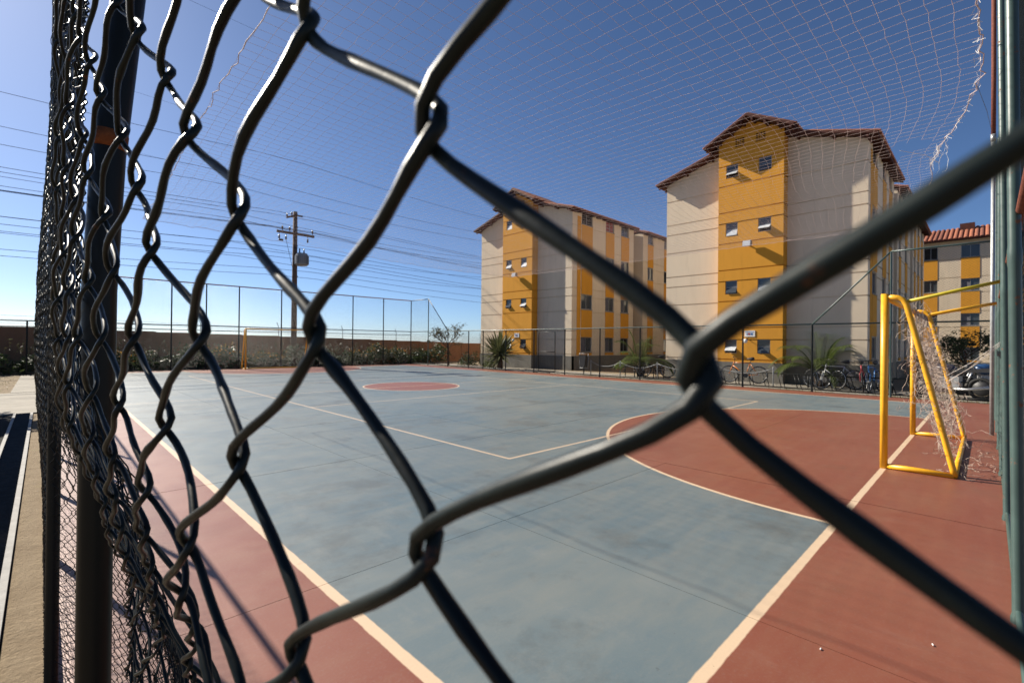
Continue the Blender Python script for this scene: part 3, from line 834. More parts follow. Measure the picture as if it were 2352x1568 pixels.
    for bi, (x0, x1, back) in enumerate(blocks):
        for side in (0, 1):
            yb = back if side == 0 else Wd-back
            sg = 1 if side == 0 else -1
            pl_ = lambda a, z, d, yb=yb, sg=sg: (a, yb+sg*d, z)
            holes = []; wn = []
            if side == 0:
                for (cx, ww, st) in cols[bi]:
                    for z in FL:
                        holes.append((x0+cx-ww/2, x0+cx+ww/2, z-.42, z+.42)); wn.append((x0+cx, z, ww, st))
            m = MB(); wall_panels(m, (x0, x1), (.76, ZE+.02), holes, pl_, grooves=GRV)
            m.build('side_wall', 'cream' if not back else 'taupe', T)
            MB().box((x0, yb-.03 if side == 0 else yb, -.3), (x1, yb+.0 if side == 0 else yb+.03, .76)).build('plinth', 'plinth', T)
            for q, (a, z, ww, st) in enumerate(wn):
                slide_window(T, pl_, a, z, ww, .84, styles[(q+bi) % len(styles)])
            if side == 0:
                for (cx, ww, st) in cols[bi]:
                    for k in range(4):
                        lo = .78 if k == 0 else FL[k-1]+.425
                        hi = FL[k]-.475
                        MB().box((x0+cx-ww/2, yb-.018, lo+.01), (x0+cx+ww/2, yb-.002, hi)).build('colour_panel', 'orange', T)
                if bi == 0:
                    for xx, ww in ((.62, .34),):
                        MB().box((xx-ww/2, yb-.014, .80), (xx+ww/2, yb-.002, ZE-.25)).build('colour_panel', 'orange', T)
                if back:
                    MB().box((x0+.004, 0, .76), (x0+.0041+.0, 0.0001, .77)).v  # nothing visible
        if bi in (1, 3):
            for x in (x0, x1):
                for yb, yc in ((0, back), (Wd-back, Wd)):
                    m = MB(); m.add([(x, yb, 0), (x, yc, 0), (x, yc, ZE), (x, yb, ZE)], [(0, 1, 2, 3)]); m.build('return_wall', 'cream', T)
    m = MB(); m.add([(20.7, 0, 0), (20.7, Wd, 0), (20.7, Wd, ZE), (20.7, mid, RZ), (20.7, 0, ZE)], [(0, 1, 2, 3, 4)]); m.build('back_wall', 'cream', T)
    # roofs: slab + tile rows + purlins/rafters
    def roof(x0, x1, ya, yb, zr, ze_over, ov, name, thick=.10):
        """gable roof, ridge along x at mid of ya..yb, eaves overhang ov"""
        ym = (ya+yb)/2; s_ = ze_over
        R0 = None
        for sg in (-1, 1):
            ye = ya-ov if sg < 0 else yb+ov
            zE = zr-s_*abs(ye-ym)
            m = MB()
            P = [(x0, ym, zr), (x1, ym, zr), (x1, ye, zE), (x0, ye, zE)]
            m.add(P+[(x, y, z+thick) for x, y, z in P], [(0, 1, 2, 3), (7, 6, 5, 4), (0, 4, 5, 1), (1, 5, 6, 2), (2, 6, 7, 3), (3, 7, 4, 0)])
            r = m.build(name, 'roof_wood', T)
            # tile rows running down the slope
            L = math.hypot(ye-ym, zE-zr)+.06; k = int((x1-x0)/.24)
            mm = MB(); n_ = 5; vs = []
            for e in (0, 1):
                for a in range(n_+1):
                    an = math.pi*a/n_; vs.append((.105*math.cos(an), e*L, .07*math.sin(an)))
            fs = [(a, a+1, n_+2+a, n_+1+a) for a in range(n_)]+[tuple(range(n_+1)), tuple(range(2*n_+1, n_, -1))]
            mm.add(vs, fs)
            first = None
            ang = math.atan2(zE-zr, abs(ye-ym))
            for i in range(k):
                if first is None: o = mm.build('tile_row', 'tile', r); first = o.data
                else: o = link('tile_row', first, None, r)
                xx = x0+.14+i*(x1-x0-.28)/max(1, k-1)
                mat = Matrix.Translation((xx, ym, zr+thick)) @ (Matrix.Rotation(math.pi if sg < 0 else 0, 4, 'Z')) @ Matrix.Rotation(ang, 4, 'X')
                o.matrix_local = mat
            # rafters under the eave
            for i in range(int((x1-x0)/.62)):
                xx = x0+.25+i*.62
                y0 = ye+.02*(-sg); y1 = ye-sg*.55*1
                z0_ = zr-s_*abs(y0-ym); z1_ = zr-s_*abs(y1-ym)
                m = MB(); m.add([(xx-.03, y0, z0_-.10), (xx+.03, y0, z0_-.10), (xx+.03, y1, z1_-.10), (xx-.03, y1, z1_-.10), (xx-.03, y0, z0_-.003), (xx+.03, y0, z0_-.003), (xx+.03, y1, z1_-.003), (xx-.03, y1, z1_-.003)],
                                [(0, 3, 2, 1), (0, 1, 5, 4), (1, 2, 6, 5), (2, 3, 7, 6), (3, 0, 4, 7)])
                m.build('rafter', 'roof_wood', r)
            # purlin ends at the front verge
            for q in (.12, .4, .68, .93):
                y = ym+(ye-ym)*q; z = zr-s_*abs(y-ym)
                MB().box((x0+.03, y-.035, z-.12), (x0+.75, y+.035, z-.012)).build('purlin', 'roof_wood', r)
    sM = sl
    roof(-.455, 6.6, 0, Wd, RZ+.02, sM, .32, 'roof')
    roof(6.62, 7.55, .7, Wd-.7, RZ-.18, sM, .25, 'roof')
    roof(7.57, 13.0, 0, Wd, RZ+.02, sM, .32, 'roof')
    roof(13.02, 13.95, .7, Wd-.7, RZ-.18, sM, .25, 'roof')
    roof(13.97, 21.1, 0, Wd, RZ+.02, sM, .32, 'roof')
    roof(TF-.5, 2.2, ta, tb, tr+.02, (tr-tz)/((tb-ta)/2), .45, 'tower_roof')
    return T
R90 = math.radians
apartment(0, 'nearer ochre and cream apartment block with bikes racked along its plinth', 1, [R90(a) for a in (20, 50, 30, 28, 55, 20, 8, 55)], [0, 1, 1, 3, 0])
apartment(13.3, 'farther ochre and cream apartment block behind the spiky yucca', 2, [R90(a) for a in (48, 30, 45, 40, 18, 35, 38, 12)], [1, 0, 2, 3, 1])

def long_block():
    T = thing('apartment_building', 'distant cream apartment block with ochre window bands and clay tile roof', 'building', (45.7, 6, 0), 0)
    pf = lambda a, z, d: (d, -a, z)        # a runs towards -v
    colsA = [(3.05, .75), (5.12, .95), (7.6, .75), (9.9, .95), (12.2, .75)]
    zc = [1.05, 3.42, 5.85, 8.22]
    holes = [(a-w_/2, a+w_/2, z-.43, z+.43) for a, w_ in colsA for z in zc]
    m = MB(); wall_panels(m, (0, 15), (.45, 9.0), holes, pf, grooves=[1.55, 4.0, 6.4, 2.9, 5.3, 7.7]); m.build('front_wall', 'cream', T)
    MB().box((-.03, -15, -.3), (.3, 0, .45)).build('plinth', 'plinth', T)
    q = 0
    for a, w_ in colsA:
        for k, z in enumerate(zc):
            slide_window(T, pf, a, z, w_, .86, (1, 1, 0, 3, 1)[q % 5]); q += 1
            lo = .47 if k == 0 else zc[k-1]+.44
            m = MB(); m.box((-.02, -(a+w_/2), lo), (-.003, -(a-w_/2), z-.49)); m.build('colour_panel', 'orange', T)
    m = MB(); m.box((-.02, -5.45, 1.60), (-.003, -4.85, 1.78)); m.build('name_plate', 'white', T)
    for y in (0, -15):
        m = MB(); m.add([(0, y, 0), (7, y, 0), (7, y, 9), (3.5, y, 10.4), (0, y, 9)], [(0, 1, 2, 3, 4)]); m.build('end_wall', 'cream', T)
    m = MB(); m.add([(-.45, .3, 8.95), (3.5, .3, 10.35), (3.5, -15.3, 10.35), (-.45, -15.3, 8.95), (-.45, .3, 9.05), (3.5, .3, 10.45), (3.5, -15.3, 10.45), (-.45, -15.3, 9.05)],
                    [(0, 1, 2, 3), (7, 6, 5, 4), (0, 3, 7, 4), (0, 4, 5, 1), (1, 5, 6, 2), (2, 6, 7, 3)])
    m.add([(3.5, .3, 10.45), (7.5, .3, 9.05), (7.5, -15.3, 9.05), (3.5, -15.3, 10.45)], [(0, 1, 2, 3)])
    r = m.build('roof', 'roof_wood', T)
    mm = MB(); vs = []; n_ = 6; L = math.hypot(3.95, 1.4)+.05
    for e in (0, 1):
        for a in range(n_+1): an = math.pi*a/n_; vs.append((e*L, .115*math.cos(an), .085*math.sin(an)))
    mm.add(vs, [(a, a+1, n_+2+a, n_+1+a) for a in range(n_)]+[tuple(range(n_+1)), tuple(range(2*n_+1, n_, -1))])
    first = None
    for i in range(57):
        o = mm.build('tile_row', 'tile', r) if first is None else link('tile_row', first, None, r)
        first = o.data
        o.matrix_local = Matrix.Translation((-.5, .2-i*.268, 9.045)) @ Matrix.Rotation(-math.atan2(1.4, 3.95), 4, 'Y')
    MB().box((2.4, -5.3, 9.9), (3.4, -4.5, 10.62)).build('water_tank_hood', 'roof_wood', T)
long_block()

# ------------------------------------------------------------------ perimeter wall at the far end
def far_wall():
    T = thing('perimeter_wall', 'brown precast panel wall behind the hedge at the far end', 'wall', (6, 30, 0))
    u = -14.; k = 0
    while u < 34:
        zt = np.interp(u, [-14, -1.2, 7, 20, 34], [2.1, 1.93, 1.76, 1.5, 1.2])
        o = MB().box((u+.012-6, -.04, -.1), (u+2.0-.012-6, .04, zt)).build('panel', 'wall_brown', T)
        MB().box((u-.06-6, -.065, -.1), (u+.06-6, .065, zt+.03)).build('post', 'wall_brown', T)
        if k % 2 == 0:   # electric fence brackets on the wall
            m = MB(); m.tube([(u-6, 0, zt), (u-6, 0, zt+.55), (u-6-.14, -.1, zt+.85)], .016, 6); m.build('bracket', 'cable', T)
        u += 2.0; k += 1
    for dz in (.18, .34, .5):
        m = MB(); m.tube([(uu-6, .0, np.interp(uu, [-14, -1.2, 7, 20, 34], [2.1, 1.93, 1.76, 1.5, 1.2])+dz) for uu in np.linspace(-14, 34, 25)], .006, 4); m.build('wire', 'cable', T)
far_wall()
t = tag(MB().box((20, -9.2, -.1), (46, -9, 2.3)).build('boundary_wall', 'white'), 'white wall glimpsed through the end fence at the right edge', 'wall')

# ------------------------------------------------------------------ utility pole and cables
def utility_pole():
    T = thing('utility_pole', 'weathered utility pole with crossarm and transformer behind the far goal', 'pole', (10.38, 28.6, 0))
    m = MB(); m.tube([(0, 0, -.2), (0, 0, 4), (0, 0, 9.0)], [.165, .15, .115], 14); m.build('pole', 'wood_pole', T, True)
    for k in range(16):
        a = k*2.4; m = MB(); m.box((.11*math.cos(a)-.03, -.15, 5.2+k*.22), (.11*math.cos(a)+.03, -.10, 5.24+k*.22)); m.build('step_bolt', 'insul', T)
    m = MB(); m.box((-1.05, -.19, 7.62), (1.05, -.07, 7.75)); ca = m.build('crossarm', 'wood_pole', T)
    for x in (-.75, -.35, .95):
        m = MB(); m.lathe([(.02, 0), (.02, .12), (.055, .13), (.045, .18), (.06, .2), (.03, .29), (.015, .3)], (x, -.13, 7.75), 10); m.build('insulator', 'insul', ca, True)
    for x in (-.92, -.55, .68):
        m = MB(); m.tube([(x, -.13, 7.62), (x, -.13, 7.5)], .015, 6); m.lathe([(.04, 7.28), (.06, 7.33), (.035, 7.4), (.055, 7.45), (.03, 7.5)], (x, -.13, 0), 10)
        if x == -.92: m.box((x-.02, -.2, 7.16), (x+.2, -.08, 7.26))
        m.build('fuse_cutout', 'insul', ca, True)
    m = MB(); m.add([(-.6, -.35, 8.45), (.1, -.1, 8.75), (.1, -.02, 8.75), (-.6, -.27, 8.45), (-.6, -.35, 8.56), (.1, -.1, 8.86), (.1, -.02, 8.86), (-.6, -.27, 8.56)], [(0, 3, 2, 1), (4, 5, 6, 7), (0, 1, 5, 4), (1, 2, 6, 5), (2, 3, 7, 6), (3, 0, 4, 7)])
    tb_ = m.build('top_arm', 'wood_pole', T)
    for x, z in ((-.55, 8.56), (-.28, 8.70)):
        m = MB(); m.lathe([(.02, 0), (.05, .06), (.035, .1), (.05, .14), (.02, .2)], (x, -.26+.1*(x+.55), z), 10); m.build('insulator', 'insul', tb_, True)
    m = MB(); m.box((.1, -.2, 8.72), (.36, -.1, 8.80)); m.build('stub_arm', 'wood_pole', T)
    # transformer: ribbed tank
    m = MB(); n = 28; vs = []; prof = [(0.30, 5.85), (.34, 5.9), (.34, 6.45), (.30, 6.55), (.12, 6.58)]
    m.lathe(prof, (.28, -.32, 0), 20); tr = m.build('transformer', 'grey_metal', T, True)
    for k in range(14):
        a = math.pi*(.9+1.2*k/13)
        m = MB(); cx, cy = .28+.36*math.cos(a), -.32+.36*math.sin(a); m.box((cx-.012, cy-.05, 5.92), (cx+.012, cy+.05, 6.42)); m.build('cooling_fin', 'grey_metal', tr)
    for x in (.15, .4):
        m = MB(); m.lathe([(.03, 6.56), (.05, 6.62), (.03, 6.68), (.045, 6.74), (.015, 6.84)], (x, -.32, 0), 10); m.build('bushing', 'insul', tr, True)
    m = MB(); m.tube([(-.55, -.13, 7.3), (-.4, -.16, 6.6), (-.14, -.16, 5.5)], .012, 5); m.build('drop_cable', 'cable', T)
utility_pole()
# each cable a thing of its own
cabs = [(28.6, 8.95, .0), (28.5, 8.72, -.2), (28.4, 7.98, -.1), (28.5, 8.0, .2), (28.4, 7.95, .3), (28.5, 6.9, 0), (28.5, 6.6, .1), (28.4, 6.3, 0), (28.5, 5.6, .1), (28.5, 5.3, 0),
        (44, 15.3, 0), (44, 14.2, .3), (46, 12.6, 0), (44, 11.6, .2), (46, 10.0, 0), (44, 8.6, 0), (30.5, 12.7, 0)]
wh = ['topmost', 'second', 'third', 'fourth', 'fifth', 'sixth', 'seventh', 'eighth', 'ninth', 'lowest']
order = sorted(range(len(cabs)), key=lambda i: -cabs[i][1]/cabs[i][0])
names = {}
for rk, i in enumerate(order): names[i] = rk
ordw = ['topmost', 'second', 'third', 'fourth', 'fifth', 'sixth', 'seventh', 'eighth', 'ninth', 'tenth', 'eleventh', 'twelfth', 'thirteenth', 'fourteenth', 'fifteenth', 'sixteenth', 'lowest']
for i, (V, Zc, sg) in enumerate(cabs):
    m = MB(); pts = []
    for u in np.linspace(-60, 46 if V < 40 else 70, 41):
        ph = ((u-10.4) % 34)/34
        pts.append((u, V+.1*math.sin(i), Zc-(.55+.15*sg)*4*ph*(1-ph)+.004*u*(i % 3-1)))
    m.tube(pts, .011 if V < 40 else .016, 5)
    o = m.build('overhead_cable', 'cable', None)
    tag(o, f'thin black overhead cable in the left sky, {ordw[names[i]]} from the top', 'cable', 'overhead cables behind the far end')

# ------------------------------------------------------------------ plants
def leaf_cloud(mb, pts, size, R_, flat=.6):
    for p in pts:
        s = size*R_.uniform(.6, 1.4)
        a = Vector((R_.gauss(0, 1), R_.gauss(0, 1), R_.gauss(0, flat))).normalized()
        b = a.cross(Vector((R_.gauss(0, 1), R_.gauss(0, 1), R_.gauss(0, 1)))).normalized()
        p = Vector(p); c = a.cross(b)*s*.15
        mb.add([p-a*s, p-b*s*.38+c, p+a*s, p+b*s*.38+c], [(0, 1, 2), (0, 2, 3)])

def hedge():
    R_ = random.Random(11); m = MB(); f = MB(); pts = []
    for k in range(15000):
        u = R_.uniform(-12, 21); h = .95+.25*math.sin(u*1.3)+.18*math.sin(u*3.7+1)+.1*math.sin(u*9)
        v = R_.gauss(28.3, .42); z = abs(R_.random())**.7*h*(1-.35*abs(v-28.3)); pts.append((u, v, max(.02, z)))
    leaf_cloud(m, pts, .11, R_)
    o = m.build('hedge', 'leaf_dark'); stuff(o); o['label'] = 'dark green flowering hedge along the foot of the brown wall'; o['category'] = 'hedge'
    pts = []
    for k in range(1100):
        u = R_.uniform(-12, 20)
        if math.sin(u*.9+.5)+.6*math.sin(u*2.3) < -.2: continue
        h = .95+.25*math.sin(u*1.3)+.18*math.sin(u*3.7+1); pts.append((u, R_.gauss(28.0, .4), h*R_.uniform(.6, 1.08)))
    leaf_cloud(f, pts, .07, R_)
    o2 = f.build('blossom', 'flower', o); stuff(o2)
    # stray tall shoots
    g = MB()
    for k in range(500):
        u = R_.uniform(-10, 20); b = Vector((u, R_.gauss(28.1, .4), .5)); t_ = b+Vector((R_.gauss(0, .2), R_.gauss(0, .2), R_.uniform(.4, .95)))
        g.tube([b, b.lerp(t_, .5)+Vector((.02, 0, .03)), t_], .005, 3, False)
        leaf_cloud(g, [b.lerp(t_, q) for q in (.5, .65, .8, .95)], .07, R_)
    stuff(g.build('shoot', 'leaf_tree', o))
hedge()

def blade(mb, base, d, L, wid, droop, folds=5, twist=0):
    d = Vector(d).normalized(); side = d.cross(Vector((0, 0, 1)))
    side = side.normalized() if side.length > .01 else Vector((1, 0, 0))
    p = Vector(base); vs = []; dd = d.copy()
    for i in range(folds+1):
        t = i/folds; ww = wid*(1-t**2.2)*(.55+.45*min(1, t*4))
        up = side.cross(dd)*ww*.3
        vs += [p-side*ww+up, p, p+side*ww+up]
        dd = (dd+Vector((0, 0, -droop/folds))).normalized(); p = p+dd*(L/folds)
    fs = []
    for i in range(folds):
        o = i*3; fs += [(o, o+1, o+4, o+3), (o+1, o+2, o+5, o+4)]
    mb.add(vs, fs)

def yucca(loc, s, label):
    T = thing('yucca_plant', label, 'plant', loc); R_ = random.Random(5)
    m = MB(); m.tube([(0, 0, -.05), (.03, .02, .3*s), (0, .05, .6*s)], [.14*s, .12*s, .1*s], 10); m.build('trunk', 'bark', T, True)
    m = MB()
    for k in range(150):
        el = math.radians(R_.uniform(-15, 88)); az = R_.uniform(0, 6.28)
        d = (math.cos(el)*math.cos(az), math.cos(el)*math.sin(az), math.sin(el))
        blade(m, (0+.04*d[0], .05+.04*d[1], (.5+.2*R_.random())*s), d, R_.uniform(.95, 1.3)*s, .07*s, .10+.2*R_.random())
    m.build('leaves', 'leaf_yucca', T)
yucca((18.2, 19.3, -.03), 1.3, 'spiky yucca behind the far fence in front of the farther block')

def palm(loc, s, label, n=13, seed=1):
    T = thing('palm_plant', label, 'plant', loc, 0, 'small palms along the far pavement'); R_ = random.Random(seed)
    for k in range(4):
        a = k*1.7; m = MB(); m.tube([(.10*math.cos(a), .10*math.sin(a), -.05), (.13*math.cos(a), .13*math.sin(a), .25*s), (.2*math.cos(a), .2*math.sin(a), .55*s)], [.06*s, .05*s, .035*s], 8); m.build('stem', 'bark', T, True)
    for k in range(n):
        az = k*2.399+R_.uniform(-.2, .2); el = math.radians(R_.uniform(40, 88)); L = R_.uniform(1.3, 1.85)*s
        m = MB(); p = Vector((.15*math.cos(az), .15*math.sin(az), .45*s)); d = Vector((math.cos(el)*math.cos(az), math.cos(el)*math.sin(az), math.sin(el)))
        P = [p.copy()]; N_ = 14
        for i in range(N_):
            d = (d+Vector((0, 0, -.11-.03*i/4))).normalized(); p = p+d*(L/N_); P.append(p.copy())
        m.tube(P, [.012*s*(1-.8*i/N_) for i in range(N_+1)], 4)
        for i in range(3, N_+1):
            dd = (P[i]-P[i-1]).normalized(); sd_ = dd.cross(Vector((0, 0, 1))).normalized()
            for g in (-1, 1):
                for h in (0, .5):
                    q = P[i-1].lerp(P[i], h)
                    blade(m, q, sd_*g+dd*.75+Vector((0, 0, .25)), L*.36*(1-.5*abs(i/N_-.5)), .020*s, .8, 3)
        m.build('frond', 'leaf_palm', T)
palm((19.4, 11.2, -.03), .95, 'bushy palm in front of the gap between the two near blocks', 15, 2)
palm((20.1, 4.3, -.03), 1.0, 'bushy palm beside the parked bikes on the nearer block', 15, 3)

def small_tree(loc, h, label, seed=4, n=900, leafmat='leaf_tree', spread=.9, name='small_tree'):
    T = thing(name, label, 'tree', loc); R_ = random.Random(seed)
    m = MB(); tips = []
    m.tube([(0, 0, -.05), (.03, .02, h*.3), (.0, .05, h*.5)], [.07*h/2.5, .05*h/2.5, .04*h/2.5], 8)
    def br(p, d, L, r, lv):
        q = p+d*L*.5+Vector((R_.gauss(0, .05), R_.gauss(0, .05), .02))*L; e = p+d*L
        m.tube([p, q, e], [r, r*.8, r*.55], 5, False)
        tips.append((e, lv)); tips.append((q, lv))
        if lv < 3:
            for k in range(3 if lv else 4):
                nd = (d+Vector((R_.gauss(0, .6), R_.gauss(0, .6), R_.gauss(.15, .4)))).normalized(); br(e if k else q, nd, L*R_.uniform(.6, .8), r*.55, lv+1)
    for k in range(5):
        a = k*1.26+R_.random(); br(Vector((0, .05, h*(.38+.03*k))), Vector((math.cos(a)*.8, math.sin(a)*.8, .7)).normalized(), h*.26*spread, .03*h/2.5, 0)
    m.build('trunk', 'bark', T, True)
    f = MB(); pts = []
    ts = [t for t, l in tips if l >= 2]
    for k in range(n):
        c = R_.choice(ts); pts.append(c+Vector((R_.gauss(0, .07), R_.gauss(0, .07), R_.gauss(0, .06)))*h/2.5)
    leaf_cloud(f, pts, .055*h/2.2, R_); f.build('crown', leafmat, T)
small_tree((18.6, 24.6, -.03), 2.75, 'small sparse tree standing by the far corner of the court', 4, 620)
small_tree((24.5, .55, -.03), 2.2, 'leafy shrub tree behind the near goal net by the distant block', 9, 1500, 'leaf_dark')
small_tree((-2.9, 16.6, -.05), 5.0, 'shade tree just outside the left edge that shadows the grating', 12, 3600, 'leaf_dark', .62, 'shade_tree')
def bush(loc, r, h, label, seed, mat='leaf_dark', flower=None, n=700):
    T = thing('bush', label, 'bush', loc); R_ = random.Random(seed); m = MB()
    pts = []
    for k in range(n):
        a = R_.uniform(0, 6.28); q = R_.random()**.5; z = R_.random()
        pts.append((r*q*math.cos(a)*(1-.4*z), r*q*math.sin(a)*(1-.4*z), h*z*(.75+.25*math.sin(a*3+seed))))
    leaf_cloud(m, pts, .07, R_); m.build('foliage', mat, T)
    m = MB()
    for k in range(7): m.tube([(0, 0, -.05), (R_.gauss(0, .3)*r, R_.gauss(0, .3)*r, h*.4), (R_.gauss(0, .5)*r, R_.gauss(0, .5)*r, h*.75)], .012, 5)
    m.build('stems', 'bark', T)
    if flower:
        m = MB(); leaf_cloud(m, [R_.choice(pts) for _ in range(60)], .06, R_); m.build('blossom', flower, T)
bush((20.0, 24.2, -.03), .9, .9, 'round green bush left of the yucca', 3)
bush((19.2, 21.2, -.03), .6, .6, 'low leafy bush at the foot of the yucca', 6, 'leaf_palm', None, 350)
bush((34.5, 1.0, -.03), .75, 2.6, 'pink flowering oleander bush in front of the distant block', 8, 'leaf_dark', 'pink', 900)
bush((31.5, 2.0, -.03), .9, 1.7, 'dark bush beside the flank of the nearer block', 10, 'leaf_dark', None, 900)

def verge():
    R_ = random.Random(21); m = MB()
    for k in range(5200):
        v = R_.uniform(-1, 27); u = 17.25+abs(R_.gauss(0, .2)); 
        if math.sin(v*1.7)+math.sin(v*.63+1)+R_.gauss(0, .6) < -.2: continue
        b = (u, v, -.04); blade(m, b, (R_.gauss(0, .5), R_.gauss(0, .5), 1), R_.uniform(.05, .16), .006, .5, 2)
    for k in range(700):
        u = R_.uniform(3, 17); b = (u, FV-.12-abs(R_.gauss(0, .06)), -.05); blade(m, b, (R_.gauss(0, .5), R_.gauss(0, .5), 1), R_.uniform(.05, .14), .005, .5, 2)
    for k in range(900):
        b = (R_.uniform(-6, -.7), R_.uniform(18.4, 25), -.045); blade(m, b, (R_.gauss(0, .5), R_.gauss(0, .5), 1), R_.uniform(.05, .12), .006, .5, 2)
    o = m.build('grass', 'leaf_grass'); stuff(o); o['label'] = 'dry grass tufts along the fence lines'; o['category'] = 'grass'
verge()

# ------------------------------------------------------------------ street furniture by the far pavement
struct(MB().box((17.62, 15.2, -.1), (17.75, 22.5, .05)).build('kerb', 'kerb'))

def bike_rack(loc, L, label):
    T = thing('bike_rack', label, 'bike rack', loc)
    m = MB(); m.tube([(0, 0, .46), (0, L/2, .46), (0, L, .46)], .022, 8); m.build('top_rail', 'dark_post', T, True)
    for q in (0, .25, .5, .75, 1):
        m = MB(); m.tube([(0, L*q, -.05), (0, L*q, .46)], .02, 8); m.build('leg', 'dark_post', T, True)
    k = 0; y = .3; me = None
    while y < L-.2:
        for dy in (0, .12):
            if me is None:
                m = MB(); m.tube([(0, 0, .45), (-.16, -.16, .0)], .015, 6); o = m.build('bar', 'dark_post', T, True); me = o.data
            else: o = link('bar', me, None, T)
            o.location = (0, y+dy, 0)
        y += .52
bike_rack((19.1, -.2, -.03), 9.3, 'long dark bike rack with slanted bars along the nearer block')
bike_rack((19.1, 9.9, -.03), 1.9, 'short dark bike rack beside the bushy palm')

def bicycle(loc, rz, paint, label, lean=.08):
    T = thing('bicycle', label, 'bicycle', loc, rz, 'bicycles parked on the racks'); T.rotation_euler = (lean, 0, rz)
    Rw = .32
    for i, x in enumerate((-.52, .52)):
        m = MB(); n = 26
        m.tube([(x+Rw*math.cos(2*math.pi*k/n), 0, Rw+.02+Rw*math.sin(2*math.pi*k/n)) for k in range(n+1)], .021, 6, False); wl = m.build('wheel', 'tyre', T, True)
        m = MB(); m.tube([(x+(Rw-.028)*math.cos(2*math.pi*k/n), 0, Rw+.02+(Rw-.028)*math.sin(2*math.pi*k/n)) for k in range(n+1)], .010, 5, False); m.build('rim', 'chrome', wl, True)
        m = MB()
        for k in range(14):
            a = 2*math.pi*k/14; m.tube([(x, (.025 if k % 2 else -.025), Rw+.02), (x+(Rw-.03)*math.cos(a), 0, Rw+.02+(Rw-.03)*math.sin(a))], .0022, 3, False)
        m.lathe([(.03, -.04), (.03, .04)], (x, 0, Rw+.02), 8, 'y'); m.build('spokes', 'chrome', wl)
    bb = (-.08, 0, .30); st = (-.22, 0, .78); hd = (.36, 0, .80); hb = (.39, 0, .68); ax = (-.52, 0, .34)
    m = MB(); m.tube([bb, st], .017, 7); m.tube([st, hd], .017, 7); m.tube([bb, hb], .021, 7); m.tube([(.34, 0, .86), hb], .02, 7)
    for y in (-.06, .06): m.tube([bb, (-.3, y, .32), (ax[0], y, ax[2])], .010, 6); m.tube([st, (-.35, y, .58), (ax[0], y, ax[2])], .009, 6)
    m.build('frame', paint, T, True)
    m = MB()
    for y in (-.055, .055): m.tube([hb, (.43, y, .60), (.52, y, .34)], .012, 6)
    m.build('fork', paint, T, True)
    m = MB(); m.tube([(.34, 0, .84), (.32, 0, .98), (.36, 0, 1.0)], .014, 6); m.tube([(.30, -.30, 1.02), (.37, -.14, 1.0), (.37, .14, 1.0), (.30, .30, 1.02)], .012, 6); m.build('handlebar', 'black', T, True)
    m = MB(); m.tube([(-.22, 0, .76), (-.25, 0, .92)], .013, 6)
    m.lathe([(.01, -.14), (.07, -.12), (.075, -.04), (.03, .08), (.012, .14)], (-.24, 0, .95), 8, 'x'); m.build('saddle', 'black', T, True)
    m = MB(); m.lathe([(.09, -.006), (.09, .006)], (-.08, .05, .30), 16, 'y'); m.tube([(-.08, .07, .30), (-.02, .07, .15)], .009, 5); m.tube([(-.08, -.07, .30), (-.14, -.07, .45)], .009, 5)
    m.box((-.06, .07, .135), (.03, .15, .155)); m.box((-.18, -.15, .445), (-.1, -.07, .465)); m.build('crankset', 'black', T)
bicycle((19.5, 6.75, -.03), math.radians(100), 'bike_orange', 'orange bicycle on the rack below the lamp of the nearer block')
bicycle((19.5, 10.5, -.03), math.radians(115), 'bike_dark', 'dark bicycle at the left end of the rack, half hidden by the wire')
bicycle((19.35, 4.05, -.03), math.radians(60), 'bike_dark', 'dark bicycle leaning left of the pale one by the palm')
bicycle((19.3, 3.6, -.03), math.radians(125), 'bike_white', 'pale bicycle parked in front of the palm')
bicycle((19.35, 2.9, -.03), math.radians(188), 'bike_red', 'red bicycle seen end on near the block corner')
bicycle((19.4, 2.62, -.03), math.radians(172), 'bike_blue', 'blue bicycle seen end on near the block corner')

def motorbike(loc, rz, label, paint):
    T = thing('motorbike', label, 'motorbike', loc, rz)
    for x in (-.65, .65):
        m = MB(); n = 22; m.tube([(x+.27*math.cos(2*math.pi*k/n), 0, .30+.27*math.sin(2*math.pi*k/n)) for k in range(n+1)], .05, 8, False); wl = m.build('wheel', 'tyre', T, True)
        m = MB(); m.lathe([(.03, -.05), (.2, -.02), (.215, 0), (.2, .02), (.03, .05)], (x, 0, .30), 16, 'y'); m.build('rim', 'black', wl, True)
    m = MB(); m.tube([(.65, .08, .3), (.45, .08, .85)], .025, 8); m.tube([(.65, -.08, .3), (.45, -.08, .85)], .025, 8); m.build('fork', 'chrome', T, True)
    m = MB(); m.lathe([(.04, -.3), (.14, -.2), (.17, 0), (.15, .15), (.05, .26)], (.18, 0, .82), 12, 'x'); m.build('tank', paint, T, True)
    m = MB(); m.box((-.2, -.14, .25), (.3, .14, .62)); m.build('engine', 'grey_metal', T)
    m = MB(); m.prism([(-.85, .78), (-.1, .74), (0, .82), (-.3, .84), (-.85, .90)], (-.13, .13), lambda x, y, t: (x, t, y)); m.build('seat', 'black', T)
    m = MB(); m.tube([(.40, -.34, 1.0), (.47, -.12, .98), (.47, .12, .98), (.40, .34, 1.0)], .014, 6); m.lathe([(.02, 0), (.09, .02), (.10, .1), (.05, .14)], (.5, 0, .86), 12, 'x'); m.build('handlebar', 'black', T, True)
    m = MB(); m.tube([(.1, .16, .25), (-.4, .17, .27), (-.85, .17, .36)], [.025, .035, .05], 8); m.build('exhaust', 'chrome', T, True)
motorbike((19.1, .75, -.03), math.radians(75), 'black motorbike half hidden behind the near goal net', 'bike_dark')
motorbike((20.4, -.1, -.03), math.radians(110), 'motorbike with a blue tank parked right of the black one by the end fence', 'moto_blue')

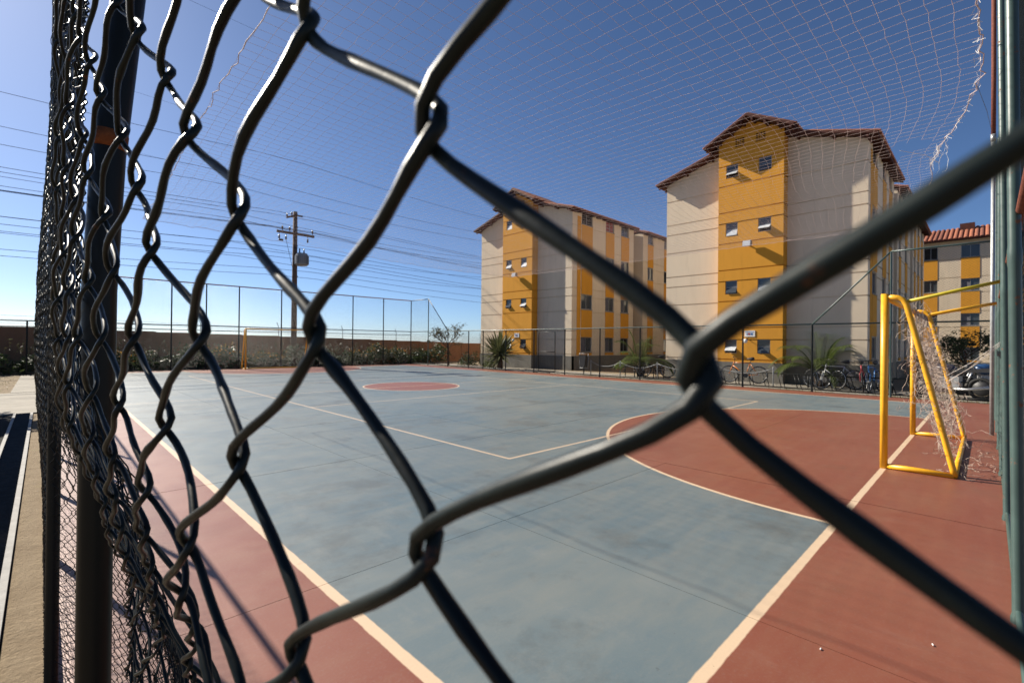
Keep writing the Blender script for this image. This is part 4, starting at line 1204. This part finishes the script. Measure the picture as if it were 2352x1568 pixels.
# low chain barrier
def barrier():
    vs2 = [(18.35, 1.2), (18.35, 5.35), (18.35, 7.3), (18.35, 9.8), (18.35, 11.6), (18.35, 13.2)]
    T = thing('chain_barrier', 'low sagging chain barrier with thin posts along the far pavement', 'barrier', (18.35, 1.2, 0))
    for u, v in vs2:
        m = MB(); m.tube([(0, v-1.2, -.05), (0, v-1.2, .66), (0, v-1.2, .70)], [.022, .022, .012], 8); m.build('post', 'grey_metal', T, True)
    for i in range(1, len(vs2)-1):
        a, b = vs2[i][1], vs2[i+1][1]
        m = MB(); m.tube([(0, a+(b-a)*t-1.2, .64-.22*4*t*(1-t)) for t in np.linspace(0, 1, 13)], .012, 5); m.build('chain', 'grey_metal', T, True)
barrier()

def bin_():
    T = thing('litter_bin', 'dark tapered litter bin on a post by the far fence gate', 'bin', (18.2, 13.5, 0))
    m = MB(); m.tube([(0, 0, -.05), (0, 0, .45)], .025, 8); m.build('post', 'dark_post', T, True)
    m = MB(); m.prism([(-.12, .35), (.12, .35), (.2, .92), (-.2, .92)], (-.13, .13), lambda x, y, t: (t, x, y)); m.build('bucket', 'black', T)
    m = MB()
    for s in (-1, 1): m.tube([(-.0, s*.24, .25), (0, s*.26, .98)], .014, 6)
    m.tube([(0, -.26, .98), (0, .26, .98)], .014, 6); m.tube([(0, -.24, .3), (0, .24, .3)], .014, 6); m.build('bracket', 'grey_metal', T, True)
bin_()
def gate():
    T = thing('fence_gate', 'narrow leaning gate frame in the low far fence', 'gate', (17.1, 14.9, 0))
    m = MB()
    P = [(0, -.55, .12), (0, .5, .1), (-.08, .42, 2.0), (-.08, -.6, 2.0), (0, -.55, .12)]
    m.tube(P, .02, 8); m.build('gate_frame', 'dark_post', T, True)
    m = MB(); m.tube([(-.04, -.57, 1.05), (-.04, .46, 1.05)], .016, 8); m.build('gate_rail', 'dark_post', T, True)
gate()
def street_lamp():
    T = thing('street_lamp', 'tiny distant street lamp above the wall at the far left', 'street lamp', (-6.1, 62, 0))
    m = MB(); m.tube([(0, 0, -.5), (0, 0, 3), (0, 0, 5.2)], [.09, .07, .05], 8); m.build('pole', 'grey_metal', T, True)
    m = MB(); m.tube([(-.7, 0, 5.2), (0, 0, 5.3), (.7, 0, 5.2)], .05, 6); m.build('twin_arm', 'grey_metal', T, True)
street_lamp()
# bits of litter on the red apron
R_ = random.Random(31)
for i, (u, v, lb) in enumerate(((2.62, .55, 'small white litter scrap near the foot of the goal line'), (3.05, .18, 'small white litter scrap by the end fence on red paint'), (2.35, .28, 'small white litter scrap nearest the bottom right corner'), (10.7, 4.9, 'small pale scrap lying on the blue floor beyond the red arc'))):
    m = MB(); m.lathe([(.004, -.012), (.006, -.008), (.006, .01), (.003, .013)], (0, 0, 0), 7, 'x')
    o = m.build('litter_scrap', 'white', None, True, (u, v, .006)); o.rotation_euler = (0, 0, R_.uniform(0, 3)); tag(o, lb, 'litter', 'litter scraps on the court')
    o.scale = (6, 4, 1.5) if i == 3 else (.6, .55, .5)
    if i < 3: o.location.z = .004
